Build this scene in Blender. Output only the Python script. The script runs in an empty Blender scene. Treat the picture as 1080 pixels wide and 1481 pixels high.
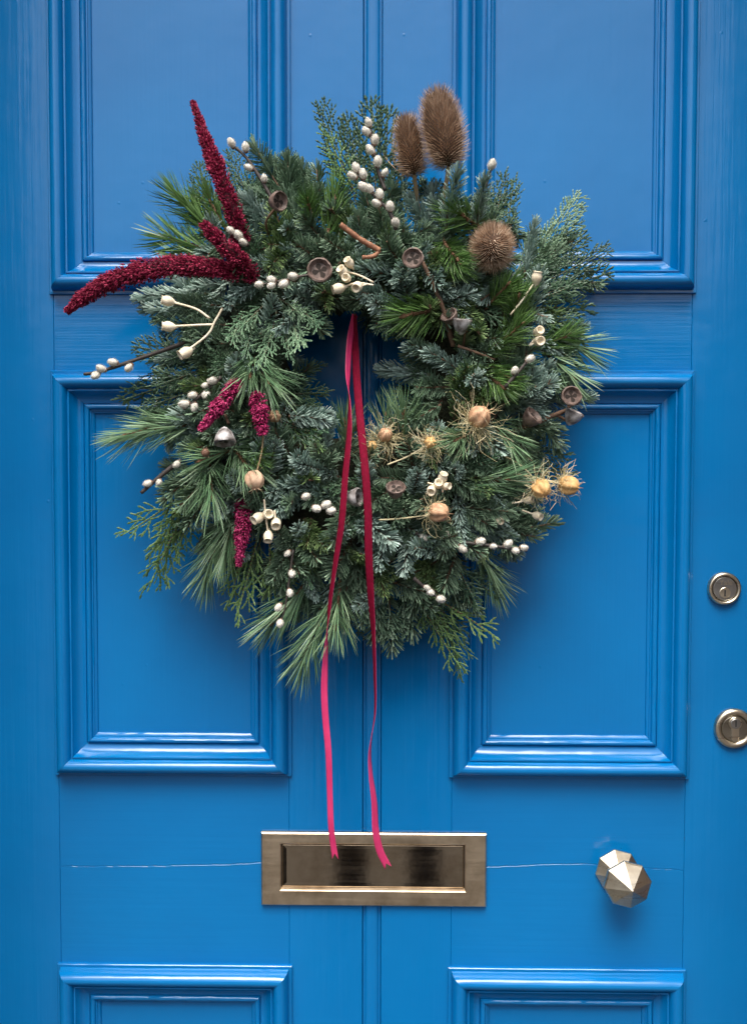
import bpy, math, random
import numpy as np
from mathutils import Matrix, Vector

SC = bpy.context.scene
COL = SC.collection
rad = math.radians
random.seed(7)
RNG = np.random.default_rng(11)

# ------------------------------------------------------------------ camera
F_PX, CX, CY = 1330.0, 540.0, 740.5            # photograph 1080 x 1481
PITCH, YAW, ROLL = rad(2.203), rad(0.949), rad(-0.091)
CAM = np.array([0.0, -1.2, 1.5])


def cam_axes():
    cp, sp = math.cos(PITCH), math.sin(PITCH)
    fwd = np.array([0, cp, -sp]); right = np.array([1.0, 0, 0]); down = np.array([0, -sp, -cp])
    c, s = math.cos(YAW), math.sin(YAW)
    rz = np.array([[c, -s, 0], [s, c, 0], [0, 0, 1]])
    fwd, right, down = rz @ fwd, rz @ right, rz @ down
    c, s = math.cos(ROLL), math.sin(ROLL)
    return c * right + s * down, -s * right + c * down, fwd


AX = cam_axes()


def P(px, py, d=0.0):
    """point seen at photo pixel (px, py) that stands d metres in front of the door face"""
    v = AX[2] + AX[0] * (px - CX) / F_PX + AX[1] * (py - CY) / F_PX
    return CAM + v * ((-d - CAM[1]) / v[1])


cam_data = bpy.data.cameras.new("camera")
cam_data.sensor_fit = 'HORIZONTAL'
cam_data.sensor_width = 36.0
cam_data.lens = 36.0 * F_PX / 1080.0
cam_data.clip_start = 0.02
cam_data.clip_end = 500
cam = bpy.data.objects.new("camera", cam_data)
COL.objects.link(cam)
cam.matrix_world = Matrix(((AX[0][0], -AX[1][0], -AX[2][0], CAM[0]),
                           (AX[0][1], -AX[1][1], -AX[2][1], CAM[1]),
                           (AX[0][2], -AX[1][2], -AX[2][2], CAM[2]),
                           (0, 0, 0, 1)))
SC.camera = cam

# ------------------------------------------------------------------ sky, sun, exposure
SUN_EL, SUN_AZ = rad(63), rad(-8)       # azimuth measured from straight in front of the door
world = bpy.data.worlds.new("World")
SC.world = world
world.use_nodes = True
wn, wl = world.node_tree.nodes, world.node_tree.links
wn.clear()
sky = wn.new('ShaderNodeTexSky')
sky.sky_type = 'NISHITA'
sky.sun_disc = False
sky.sun_elevation = SUN_EL
sky.sun_rotation = rad(180) - SUN_AZ
sky.air_density, sky.dust_density, sky.ozone_density = 1.0, 6.0, 1.0
hsv = wn.new('ShaderNodeHueSaturation')
hsv.inputs['Saturation'].default_value = 0.62      # thin overcast
bg = wn.new('ShaderNodeBackground')
bg.inputs['Strength'].default_value = 0.095
out = wn.new('ShaderNodeOutputWorld')
wl.new(sky.outputs[0], hsv.inputs['Color'])
wl.new(hsv.outputs[0], bg.inputs['Color'])
wl.new(bg.outputs[0], out.inputs['Surface'])

sun_data = bpy.data.lights.new("sun", 'SUN')
sun_data.energy = 1.5
sun_data.angle = rad(34)
sun_data.color = (1.0, 0.93, 0.82)
sun = bpy.data.objects.new("sun", sun_data)
COL.objects.link(sun)
sd = Vector((math.sin(SUN_AZ) * math.cos(SUN_EL), -math.cos(SUN_AZ) * math.cos(SUN_EL), math.sin(SUN_EL)))
sun.rotation_euler = sd.to_track_quat('Z', 'Y').to_euler()
sun.location = (0, -6, 8)

vs = SC.view_settings
vs.view_transform = 'Standard'
vs.look = 'None'
vs.exposure = 1.48
vs.gamma = 1.0
vs.use_curve_mapping = False
SC.cycles.max_bounces = 5
SC.cycles.diffuse_bounces = 3
SC.cycles.glossy_bounces = 3
SC.cycles.transmission_bounces = 2
SC.cycles.caustics_reflective = False
SC.cycles.caustics_refractive = False
SC.cycles.use_denoising = True


# ------------------------------------------------------------------ materials
def new_mat(name):
    m = bpy.data.materials.new(name)
    m.use_nodes = True
    nt = m.node_tree
    return m, nt, nt.nodes['Principled BSDF']


def N(nt, typ, **kw):
    n = nt.nodes.new(typ)
    for k, v in kw.items():
        if k.startswith('in_'):
            key = k[3:]
            key = int(key) if key.isdigit() else key.replace('_', ' ')
            n.inputs[key].default_value = v
        else:
            setattr(n, k, v)
    return n


def mapped(nt, scale):
    tc = N(nt, 'ShaderNodeTexCoord')
    mp = N(nt, 'ShaderNodeMapping')
    mp.inputs['Scale'].default_value = scale
    nt.links.new(tc.outputs['Object'], mp.inputs['Vector'])
    return mp.outputs['Vector']


def bump_chain(nt, bsdf, items):
    """items: (height socket, strength, distance)"""
    prev = None
    for h, st, dist in items:
        b = N(nt, 'ShaderNodeBump', in_Strength=st, in_Distance=dist)
        nt.links.new(h, b.inputs['Height'])
        if prev is not None:
            nt.links.new(prev, b.inputs['Normal'])
        prev = b.outputs['Normal']
    nt.links.new(prev, bsdf.inputs['Normal'])


def paint(name, grain, amount=1.0):
    m, nt, b = new_mat(name)
    tc = N(nt, 'ShaderNodeTexCoord')
    gs = {'z': (160, 160, 5), 'x': (5, 160, 160)}[grain]
    n1 = N(nt, 'ShaderNodeTexNoise', in_Scale=1.0, in_Detail=2.0, in_Roughness=0.6)
    nt.links.new(mapped(nt, gs), n1.inputs['Vector'])
    n2 = N(nt, 'ShaderNodeTexNoise', in_Scale=28.0, in_Detail=1.5)
    nt.links.new(tc.outputs['Object'], n2.inputs['Vector'])
    n3 = N(nt, 'ShaderNodeTexVoronoi', in_Scale=38.0)          # specks under the paint
    nt.links.new(tc.outputs['Object'], n3.inputs['Vector'])
    r3 = N(nt, 'ShaderNodeMapRange', in_1=0.0, in_2=0.09, in_3=1.0, in_4=0.0)
    nt.links.new(n3.outputs['Distance'], r3.inputs[0])
    n4 = N(nt, 'ShaderNodeTexNoise', in_Scale=9.0, in_Detail=2.0)
    nt.links.new(tc.outputs['Object'], n4.inputs['Vector'])
    gate = N(nt, 'ShaderNodeMapRange', in_1=0.56, in_2=0.62, in_3=0.0, in_4=1.0)
    nt.links.new(n4.outputs['Fac'], gate.inputs[0])
    mul = N(nt, 'ShaderNodeMath', operation='MULTIPLY')
    nt.links.new(r3.outputs[0], mul.inputs[0]); nt.links.new(gate.outputs[0], mul.inputs[1])
    bump_chain(nt, b, [(n1.outputs['Fac'], 0.40 * amount, 0.0006), (n2.outputs['Fac'], 0.45 * amount, 0.0012),
                       (mul.outputs[0], 0.5, 0.0008)])
    n5 = N(nt, 'ShaderNodeTexNoise', in_Scale=5.0, in_Detail=2.0)
    nt.links.new(tc.outputs['Object'], n5.inputs['Vector'])
    cr = N(nt, 'ShaderNodeValToRGB')
    cr.color_ramp.elements[0].position = 0.3
    cr.color_ramp.elements[0].color = (0.0, 0.128, 0.365, 1)
    cr.color_ramp.elements[1].position = 0.7
    cr.color_ramp.elements[1].color = (0.0, 0.147, 0.405, 1)
    nt.links.new(n5.outputs['Fac'], cr.inputs['Fac'])
    nt.links.new(cr.outputs['Color'], b.inputs['Base Color'])
    rr = N(nt, 'ShaderNodeMapRange', in_1=0.3, in_2=0.7, in_3=0.13, in_4=0.21)
    nt.links.new(n2.outputs['Fac'], rr.inputs[0])
    nt.links.new(rr.outputs[0], b.inputs['Roughness'])
    b.inputs['IOR'].default_value = 1.5
    return m


def metal(name, col, dark, rough=(0.18, 0.34), grain=(8, 8, 200)):
    m, nt, b = new_mat(name)
    b.inputs['Metallic'].default_value = 1.0
    tc = N(nt, 'ShaderNodeTexCoord')
    n1 = N(nt, 'ShaderNodeTexNoise', in_Scale=22.0, in_Detail=4.0, in_Roughness=0.65)
    nt.links.new(tc.outputs['Object'], n1.inputs['Vector'])
    cr = N(nt, 'ShaderNodeValToRGB')
    cr.color_ramp.elements[0].position = 0.36
    cr.color_ramp.elements[0].color = (*dark, 1)
    cr.color_ramp.elements[1].position = 0.58
    cr.color_ramp.elements[1].color = (*col, 1)
    nt.links.new(n1.outputs['Fac'], cr.inputs['Fac'])
    nt.links.new(cr.outputs['Color'], b.inputs['Base Color'])
    n2 = N(nt, 'ShaderNodeTexNoise', in_Scale=1.0, in_Detail=4.0)
    nt.links.new(mapped(nt, grain), n2.inputs['Vector'])
    rr = N(nt, 'ShaderNodeMapRange', in_1=0.3, in_2=0.7, in_3=rough[0], in_4=rough[1])
    nt.links.new(n2.outputs['Fac'], rr.inputs[0])
    nt.links.new(rr.outputs[0], b.inputs['Roughness'])
    bump_chain(nt, b, [(n2.outputs['Fac'], 0.08, 0.0004), (n1.outputs['Fac'], 0.1, 0.0006)])
    return m


def leaf(name, cols, rough=0.5, tips=None, obj_var=0.26, bump=None):
    """cols: three linear colours; each needle (mesh island) and each sprig gets its own shade"""
    m, nt, b = new_mat(name)
    geo = N(nt, 'ShaderNodeNewGeometry')
    oi = N(nt, 'ShaderNodeObjectInfo')
    mx = N(nt, 'ShaderNodeMath', operation='MULTIPLY', in_1=1.0 - obj_var)
    nt.links.new(geo.outputs['Random Per Island'], mx.inputs[0])
    ma = N(nt, 'ShaderNodeMath', operation='MULTIPLY_ADD', in_1=obj_var)
    nt.links.new(oi.outputs['Random'], ma.inputs[0])
    nt.links.new(mx.outputs[0], ma.inputs[2])
    cr = N(nt, 'ShaderNodeValToRGB')
    el = cr.color_ramp.elements
    el[0].position, el[0].color = 0.12, (*cols[0], 1)
    el[1].position, el[1].color = 0.88, (*cols[2], 1)
    e = el.new(0.5); e.color = (*cols[1], 1)
    nt.links.new(ma.outputs[0], cr.inputs['Fac'])
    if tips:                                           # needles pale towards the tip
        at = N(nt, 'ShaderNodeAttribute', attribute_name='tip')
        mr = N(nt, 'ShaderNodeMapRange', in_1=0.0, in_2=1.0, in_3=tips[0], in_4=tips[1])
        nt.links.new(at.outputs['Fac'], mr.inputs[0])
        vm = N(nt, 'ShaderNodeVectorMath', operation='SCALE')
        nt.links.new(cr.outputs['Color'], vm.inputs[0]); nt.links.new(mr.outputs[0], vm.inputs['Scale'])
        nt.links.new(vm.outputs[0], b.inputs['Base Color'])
    else:
        nt.links.new(cr.outputs['Color'], b.inputs['Base Color'])
    b.inputs['Roughness'].default_value = rough
    b.inputs['Specular IOR Level'].default_value = 0.4
    if bump:
        tc = N(nt, 'ShaderNodeTexCoord')
        n1 = N(nt, 'ShaderNodeTexNoise', in_Scale=bump[0], in_Detail=4.0)
        nt.links.new(tc.outputs['Object'], n1.inputs['Vector'])
        bump_chain(nt, b, [(n1.outputs['Fac'], bump[1], bump[2])])
    return m


def plain(name, c0, c1, scale=60.0, rough=0.7, bump=(0.4, 0.001), pos=(0.35, 0.65), sheen=0.0, stretch=None):
    m, nt, b = new_mat(name)
    n1 = N(nt, 'ShaderNodeTexNoise', in_Scale=scale, in_Detail=5.0, in_Roughness=0.6)
    if stretch:
        nt.links.new(mapped(nt, stretch), n1.inputs['Vector'])
    else:
        tc = N(nt, 'ShaderNodeTexCoord')
        nt.links.new(tc.outputs['Object'], n1.inputs['Vector'])
    cr = N(nt, 'ShaderNodeValToRGB')
    cr.color_ramp.elements[0].position, cr.color_ramp.elements[0].color = pos[0], (*c0, 1)
    cr.color_ramp.elements[1].position, cr.color_ramp.elements[1].color = pos[1], (*c1, 1)
    nt.links.new(n1.outputs['Fac'], cr.inputs['Fac'])
    nt.links.new(cr.outputs['Color'], b.inputs['Base Color'])
    b.inputs['Roughness'].default_value = rough
    if sheen:
        b.inputs['Sheen Weight'].default_value = sheen
        b.inputs['Sheen Roughness'].default_value = 0.4
        b.inputs['Sheen Tint'].default_value = (*[min(1, c * 2.5) for c in c1], 1)
    if bump:
        bump_chain(nt, b, [(n1.outputs['Fac'], *bump)])
    return m


def brick_mat(name):
    m, nt, b = new_mat(name)
    tc = N(nt, 'ShaderNodeTexCoord')
    mp = N(nt, 'ShaderNodeMapping')
    mp.inputs['Rotation'].default_value = (rad(90), 0, 0)
    nt.links.new(tc.outputs['Object'], mp.inputs['Vector'])
    br = N(nt, 'ShaderNodeTexBrick', in_Scale=1.0)
    br.inputs['Color1'].default_value = (0.22, 0.13, 0.085, 1)
    br.inputs['Color2'].default_value = (0.30, 0.19, 0.12, 1)
    br.inputs['Mortar'].default_value = (0.33, 0.30, 0.26, 1)
    br.inputs['Mortar Size'].default_value = 0.006
    br.inputs['Brick Width'].default_value = 0.225
    br.inputs['Row Height'].default_value = 0.075
    nt.links.new(mp.outputs['Vector'], br.inputs['Vector'])
    nt.links.new(br.outputs['Color'], b.inputs['Base Color'])
    b.inputs['Roughness'].default_value = 0.85
    return m


M = {
    'paint_z': paint('blue_paint_upright_brush', 'z'),
    'paint_x': paint('blue_paint_level_brush', 'x', 0.9),
    'paint_mz': paint('blue_paint_moulding_upright', 'z', 0.8),
    'paint_mx': paint('blue_paint_moulding_level', 'x', 0.8),
    'brass': metal('worn_brass', (0.66, 0.54, 0.40), (0.46, 0.36, 0.25), (0.32, 0.46)),
    'brass_dark': metal('dark_brass', (0.40, 0.335, 0.26), (0.30, 0.24, 0.175), (0.06, 0.11)),  # flap metal, darker and glossier than the plate frame
    'nickel': metal('worn_nickel_brass', (0.66, 0.60, 0.48), (0.50, 0.43, 0.32), (0.24, 0.38)),
    'steel': metal('lock_steel', (0.42, 0.42, 0.41), (0.30, 0.30, 0.29), (0.25, 0.4)),
    'steel_warm': metal('worn_lock_face', (0.36, 0.34, 0.29), (0.24, 0.22, 0.18), (0.25, 0.4)),
    'black': plain('keyway_black', (0.01, 0.01, 0.01), (0.02, 0.02, 0.02)),
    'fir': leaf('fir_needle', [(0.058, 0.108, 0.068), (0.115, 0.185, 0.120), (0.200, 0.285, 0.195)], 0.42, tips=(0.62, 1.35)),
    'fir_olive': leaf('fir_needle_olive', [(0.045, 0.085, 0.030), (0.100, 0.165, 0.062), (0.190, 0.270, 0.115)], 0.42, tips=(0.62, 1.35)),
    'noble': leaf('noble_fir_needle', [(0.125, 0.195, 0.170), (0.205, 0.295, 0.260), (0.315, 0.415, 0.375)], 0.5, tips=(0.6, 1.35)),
    'pine': leaf('pine_needle', [(0.075, 0.160, 0.080), (0.135, 0.240, 0.125), (0.240, 0.360, 0.205)], 0.4),
    'pine_bright': leaf('bright_pine_needle', [(0.040, 0.100, 0.026), (0.080, 0.170, 0.042), (0.150, 0.270, 0.080)], 0.38),
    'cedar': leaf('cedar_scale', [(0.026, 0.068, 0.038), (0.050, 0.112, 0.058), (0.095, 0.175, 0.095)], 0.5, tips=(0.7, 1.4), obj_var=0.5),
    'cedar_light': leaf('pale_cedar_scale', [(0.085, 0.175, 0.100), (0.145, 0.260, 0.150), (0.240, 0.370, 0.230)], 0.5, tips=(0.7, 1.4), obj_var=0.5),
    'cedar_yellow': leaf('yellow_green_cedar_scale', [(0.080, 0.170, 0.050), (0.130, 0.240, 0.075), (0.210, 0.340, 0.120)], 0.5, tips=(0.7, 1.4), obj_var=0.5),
    'twig': plain('brown_twig', (0.060, 0.035, 0.022), (0.16, 0.090, 0.055), 120, 0.8),
    'twig_red': plain('reddish_twig', (0.16, 0.065, 0.034), (0.34, 0.16, 0.09), 160, 0.75),
    'twig_pine': plain('pine_twig', (0.10, 0.055, 0.028), (0.22, 0.115, 0.062), 300, 0.85, (0.8, 0.001)),
    'twig_dark': plain('dark_willow_twig', (0.020, 0.016, 0.015), (0.055, 0.043, 0.038), 90, 0.6),
    'catkin': plain('catkin_fur', (0.50, 0.47, 0.40), (0.78, 0.76, 0.70), 220, 0.9, (0.7, 0.0012), sheen=0.5),
    'bud_scale': plain('bud_scale', (0.10, 0.05, 0.03), (0.22, 0.12, 0.08), 120, 0.6),
    'amaranth': leaf('amaranth_granule', [(0.075, 0.002, 0.013), (0.17, 0.005, 0.032), (0.42, 0.050, 0.105)], 0.6, obj_var=0.08),
    'amaranth_pink': leaf('pink_amaranth_granule', [(0.12, 0.003, 0.034), (0.26, 0.009, 0.075), (0.56, 0.075, 0.20)], 0.6, obj_var=0.08),
    'amaranth_core': plain('amaranth_core', (0.03, 0.001, 0.006), (0.06, 0.002, 0.012), 150, 0.9),
    'stem_tan': plain('dry_stem', (0.30, 0.20, 0.10), (0.46, 0.34, 0.20), 90, 0.8),
    'cream': plain('cream_pod', (0.62, 0.52, 0.36), (0.82, 0.75, 0.60), 90, 0.65, (0.3, 0.0006)),
    'teasel': leaf('teasel_spine', [(0.25, 0.155, 0.098), (0.46, 0.315, 0.215), (0.76, 0.61, 0.47)], 0.6, obj_var=0.25),
    'teasel_core': plain('teasel_core', (0.035, 0.020, 0.012), (0.09, 0.050, 0.030), 150, 0.9),
    'gum': plain('gum_nut', (0.050, 0.033, 0.027), (0.185, 0.128, 0.108), 130, 0.6, (0.5, 0.001)),
    'gum_grey': plain('waxy_gum_nut', (0.10, 0.085, 0.08), (0.48, 0.47, 0.48), 90, 0.55, (0.4, 0.001), pos=(0.4, 0.66)),
    'gum_hole': plain('gum_nut_hollow', (0.012, 0.008, 0.006), (0.03, 0.02, 0.015), 90, 0.9),
    'nigella': plain('yellow_seed_head', (0.46, 0.25, 0.085), (0.68, 0.45, 0.20), 110, 0.6, (0.3, 0.0008)),
    'nigella_red': plain('orange_brown_seed_head', (0.34, 0.18, 0.10), (0.58, 0.37, 0.225), 110, 0.6, (0.3, 0.0008)),
    'filament': leaf('dry_filament', [(0.34, 0.29, 0.15), (0.50, 0.44, 0.26), (0.68, 0.62, 0.44)], 0.7),
    'poppy': plain('poppy_head', (0.42, 0.25, 0.16), (0.64, 0.46, 0.32), 80, 0.7, (0.3, 0.0008)),
    'moss': plain('mossy_ring', (0.010, 0.014, 0.007), (0.035, 0.040, 0.018), 120, 0.95, (1.0, 0.006)),
    'velvet': plain('crimson_velvet', (0.115, 0.001, 0.013), (0.165, 0.002, 0.022), 260, 0.8, (0.2, 0.0004), sheen=0.08),
    'satin': plain('pink_satin_back', (0.52, 0.028, 0.125), (0.64, 0.046, 0.17), 30, 0.42, (0.15, 0.001)),
    'stone': plain('stone', (0.042, 0.040, 0.037), (0.07, 0.067, 0.062), 12, 0.85, (0.3, 0.003)),
    'asphalt': plain('asphalt', (0.04, 0.04, 0.042), (0.065, 0.065, 0.066), 90, 0.9, (0.5, 0.004)),
    'brick': brick_mat('stock_brick'),
    'frame_paint': plain('dark_blue_frame_paint', (0.004, 0.035, 0.10), (0.005, 0.045, 0.13), 20, 0.4, (0.2, 0.001)),
    'slate': plain('roof_slate', (0.04, 0.045, 0.05), (0.08, 0.085, 0.09), 6, 0.6),
    'white': plain('white_paint', (0.6, 0.6, 0.58), (0.75, 0.75, 0.73), 10, 0.5),
    'coat': plain('dark_coat', (0.010, 0.010, 0.012), (0.02, 0.02, 0.024), 200, 0.9),
    'trousers': plain('dark_trousers', (0.012, 0.014, 0.02), (0.024, 0.026, 0.036), 200, 0.9),
    'skin': plain('skin', (0.42, 0.25, 0.18), (0.5, 0.31, 0.23), 40, 0.55),
    'glass': None,
}
_m, _nt, _b = new_mat('window_glass')
_b.inputs['Base Color'].default_value = (0.02, 0.03, 0.035, 1)
_b.inputs['Roughness'].default_value = 0.05
M['glass'] = _m
for _k in ('velvet', 'amaranth', 'amaranth_pink'):
    M[_k].node_tree.nodes['Principled BSDF'].inputs['Specular IOR Level'].default_value = 0.12

# ------------------------------------------------------------------ object helpers
WORG = {}          # world origin of every parent


def obj(name, mesh, parent=None, origin=(0, 0, 0), label=None, cat=None, group=None, kind=None):
    o = bpy.data.objects.new(name, mesh)
    COL.objects.link(o)
    origin = np.asarray(origin, float)
    if parent is not None:
        o.parent = parent
        o.location = origin - WORG[parent.name]
    else:
        o.location = origin
    WORG[o.name] = origin
    if label: o['label'] = label
    if cat: o['category'] = cat
    if group: o['group'] = group
    if kind: o['kind'] = kind
    return o


def mesh_of(name, V, F, mats, smooth=False, midx=None):
    me = bpy.data.meshes.new(name)
    me.from_pydata([tuple(map(float, v)) for v in V], [], [tuple(int(i) for i in f) for f in F])
    for mm in (mats if isinstance(mats, (list, tuple)) else [mats]):
        me.materials.append(mm)
    if midx is not None:
        me.polygons.foreach_set('material_index', [int(i) for i in midx])
    if smooth:
        me.polygons.foreach_set('use_smooth', [True] * len(me.polygons))
    me.update()
    return me


def part(name, V, F, mat, parent=None, origin=None, smooth=False, midx=None, **kw):
    V = np.asarray(V, float)
    if origin is None:
        origin = V.mean(0)
    me = mesh_of(name, V - np.asarray(origin), F, mat, smooth, midx)
    return obj(name, me, parent, origin, **kw)


class MB:
    def __init__(self):
        self.V, self.F, self.I = [], [], []

    def add(self, V, F, mi=0):
        o = len(self.V)
        self.V += [np.asarray(v, float) for v in V]
        self.F += [tuple(o + int(i) for i in f) for f in F]
        self.I += [mi] * len(F)
        return self

    def done(self, name, mat, parent=None, **kw):
        return part(name, self.V, self.F, mat, parent, midx=self.I, **kw)


def slab(poly, y_back, y_front, bev=0.001):
    """prism of an (x, z) outline (counter-clockwise seen from the front), chamfered front edge"""
    p = np.asarray(poly, float)
    n = len(p)
    e = np.roll(p, -1, 0) - p
    e /= np.linalg.norm(e, axis=1)[:, None]
    nr = np.stack([-e[:, 1], e[:, 0]], 1)              # inward normal for ccw
    pn = np.roll(nr, 1, 0)
    mid = nr + pn
    mid /= np.maximum(0.3, (1 + (nr * pn).sum(1)))[:, None]
    ins = p + mid * bev
    V = [(a, y_back, b) for a, b in p] + [(a, y_front + bev, b) for a, b in p] + [(a, y_front, b) for a, b in ins]
    F = [tuple(range(2 * n, 3 * n)), tuple(range(n - 1, -1, -1))]
    for i in range(n):
        j = (i + 1) % n
        F.append((i, j, n + j, n + i))
        F.append((n + i, n + j, 2 * n + j, 2 * n + i))
    return V, F


def box(x0, x1, y0, y1, z0, z1):
    V = [(x, y, z) for x in (x0, x1) for y in (y0, y1) for z in (z0, z1)]
    F = [(0, 1, 3, 2), (4, 6, 7, 5), (0, 4, 5, 1), (2, 3, 7, 6), (0, 2, 6, 4), (1, 5, 7, 3)]
    return V, F


def frame_of(d, up=(0, -1, 0)):
    d = np.asarray(d, float); d = d / np.linalg.norm(d)
    u = np.asarray(up, float); u = u - d * (u @ d)
    if np.linalg.norm(u) < 1e-4:
        u = np.array([0.3, 0, 1.0]); u = u - d * (u @ d)
    u /= np.linalg.norm(u)
    return np.cross(u, d), u, d                        # side, up, along


def tube(pts, rads, sides=6, cap=True):
    pts = np.asarray(pts, float); n = len(pts)
    rads = np.broadcast_to(np.asarray(rads, float), (n,))
    tan = np.gradient(pts, axis=0)
    V, F = [], []
    ref = np.array([0.13, -0.9, 0.31])
    for i in range(n):
        s, u, d = frame_of(tan[i], ref)
        ref = u
        for k in range(sides):
            a = 2 * math.pi * k / sides
            V.append(pts[i] + rads[i] * (math.cos(a) * s + math.sin(a) * u))
    for i in range(n - 1):
        for k in range(sides):
            l = (k + 1) % sides
            F.append((i * sides + k, i * sides + l, (i + 1) * sides + l, (i + 1) * sides + k))
    if cap:
        F.append(tuple(range(sides - 1, -1, -1)))
        F.append(tuple((n - 1) * sides + k for k in range(sides)))
    return V, F


def smooth_path(pts, n):
    """Catmull-Rom through points"""
    p = np.asarray(pts, float)
    p = np.vstack([2 * p[0] - p[1], p, 2 * p[-1] - p[-2]])
    m = len(p) - 3
    res = []
    for t in np.linspace(0, m - 1e-6, n):
        i = int(t); f = t - i
        a, b, c, d = p[i:i + 4]
        res.append(0.5 * (2 * b + (c - a) * f + (2 * a - 5 * b + 4 * c - d) * f * f + (3 * b - a - 3 * c + d) * f ** 3))
    return np.array(res)


def lathe(prof, sides=20, origin=(0, 0, 0), axis=(0, -1, 0), ribs=0, rib_amt=0.0, scale=1.0, up=(0, 0, 1)):
    """prof: (radius, height) along axis"""
    s, u, d = frame_of(axis, up)
    V, F = [], []
    for r, h in prof:
        for k in range(sides):
            a = 2 * math.pi * k / sides
            rr = r * (1 + rib_amt * math.cos(ribs * a)) * scale
            V.append(np.asarray(origin) + d * h * scale + rr * (math.cos(a) * s + math.sin(a) * u))
    for i in range(len(prof) - 1):
        for k in range(sides):
            l = (k + 1) % sides
            F.append((i * sides + k, i * sides + l, (i + 1) * sides + l, (i + 1) * sides + k))
    F.append(tuple(range(sides - 1, -1, -1)))
    F.append(tuple((len(prof) - 1) * sides + k for k in range(sides)))
    return V, F


def blades(Pt, D, U, L, W, curve, segs=2, sides=3, prof=None, blunt=None):
    """many needles at once: bases, directions, up vectors, lengths, widths, curvature"""
    Pt, D, U = (np.asarray(a, float) for a in (Pt, D, U))
    n = len(Pt)
    L = np.broadcast_to(L, (n,)); W = np.broadcast_to(W, (n,)); curve = np.broadcast_to(curve, (n,))
    D = D / np.linalg.norm(D, axis=1)[:, None]
    U = U - D * (U * D).sum(1)[:, None]
    U = U / np.maximum(1e-6, np.linalg.norm(U, axis=1))[:, None]
    S = np.cross(D, U)
    prof = prof or [0.55, 1.0, 0.75, 0.6][:segs]
    per = segs * sides + 1
    V = np.zeros((n, per, 3))
    for i in range(segs):
        t = i / segs if blunt is None else blunt * i / (segs - 1)
        c = Pt + D * (L * t)[:, None] + U * (curve * L * t * t)[:, None]
        for k in range(sides):
            a = 2 * math.pi * k / sides + math.pi / 2
            V[:, i * sides + k] = c + (S * math.cos(a) + U * math.sin(a) * 0.55) * (W * prof[i] * 0.5)[:, None]
    V[:, -1] = Pt + D * L[:, None] + U * (curve * L)[:, None]
    f1 = []
    for i in range(segs - 1):
        for k in range(sides):
            l = (k + 1) % sides
            f1.append((i * sides + k, i * sides + l, (i + 1) * sides + l, (i + 1) * sides + k))
    tip = per - 1
    f1 += [((segs - 1) * sides + k, (segs - 1) * sides + (k + 1) % sides, tip) for k in range(sides)]
    F = [tuple(j * per + a for a in f) for j in range(n) for f in f1]
    return V.reshape(-1, 3), F


def unit(v):
    v = np.asarray(v, float)
    return v / np.linalg.norm(v)


# ================================================================== SETTING
V, F = box(-40, 40, -60, 40, -0.5, -0.16)
o = part('ground', V, F, M['asphalt'], kind='structure')
V, F = slab([(-1.6, -0.16), (1.6, -0.16), (1.6, -0.03), (-1.6, -0.03)], -0.42, -5.0, 0.01)
o = part('path', V, F, M['stone'], kind='structure')

DX0, DX1 = -0.548, 0.492          # door edges
DZ0, DZ1 = 0.02, 2.36
# house wall round the doorway
wall = obj('house_wall', None, None, (0, 0.2, -0.16), label='brick house front wall around the blue door', cat='wall')
WX0, WX1, WZ = DX0 - 0.075, DX1 + 0.075, 2.95
for nm, a in (('wall_face', (-6, WX0, -0.40, 0.35, -0.16, 6)), ('wall_face', (WX1, 6, -0.40, 0.35, -0.16, 6)),
              ('lintel', (WX0, WX1, -0.402, 0.35, WZ, 6))):
    part(nm, *box(*a), M['brick'], wall)
part('light_leak_board', *box(WX0 - 0.2, WX1 + 0.2, 0.36, 0.42, -0.16, WZ + 0.3), M['black'], wall)  # unseen black board added behind the door to block sky light through gaps
step = part('door_step', *slab([(-0.95, -0.16), (0.9, -0.16), (0.9, 0.0), (-0.95, 0.0)], 0.2, -0.62, 0.012), M['stone'],
            label='stone door step below the blue door', cat='step')
frm = obj('door_frame', None, None, (-0.02, 0.06, 0.0), label='dark blue painted wooden frame around the door', cat='door frame')
for nm, a in (('jamb', (WX0 + .001, DX0 - 0.003, -0.03, 0.12, 0.0, WZ - .001)), ('jamb', (DX1 + 0.003, WX1 - .001, -0.03, 0.12, 0.0, WZ - .001)),
              ('transom', (DX0 - 0.0028, DX1 + 0.0028, -0.035, 0.12, DZ1 + 0.004, DZ1 + 0.09)),
              ('head', (DX0 - 0.0028, DX1 + 0.0028, -0.03, 0.12, WZ - 0.06, WZ - .0012))):
    part(nm, *box(*a), M['frame_paint'], frm)
part('fanlight_pane', *box(DX0 - 0.0026, DX1 + 0.0026, 0.03, 0.036, DZ1 + 0.0905, WZ - 0.0605), M['glass'], frm)

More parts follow.
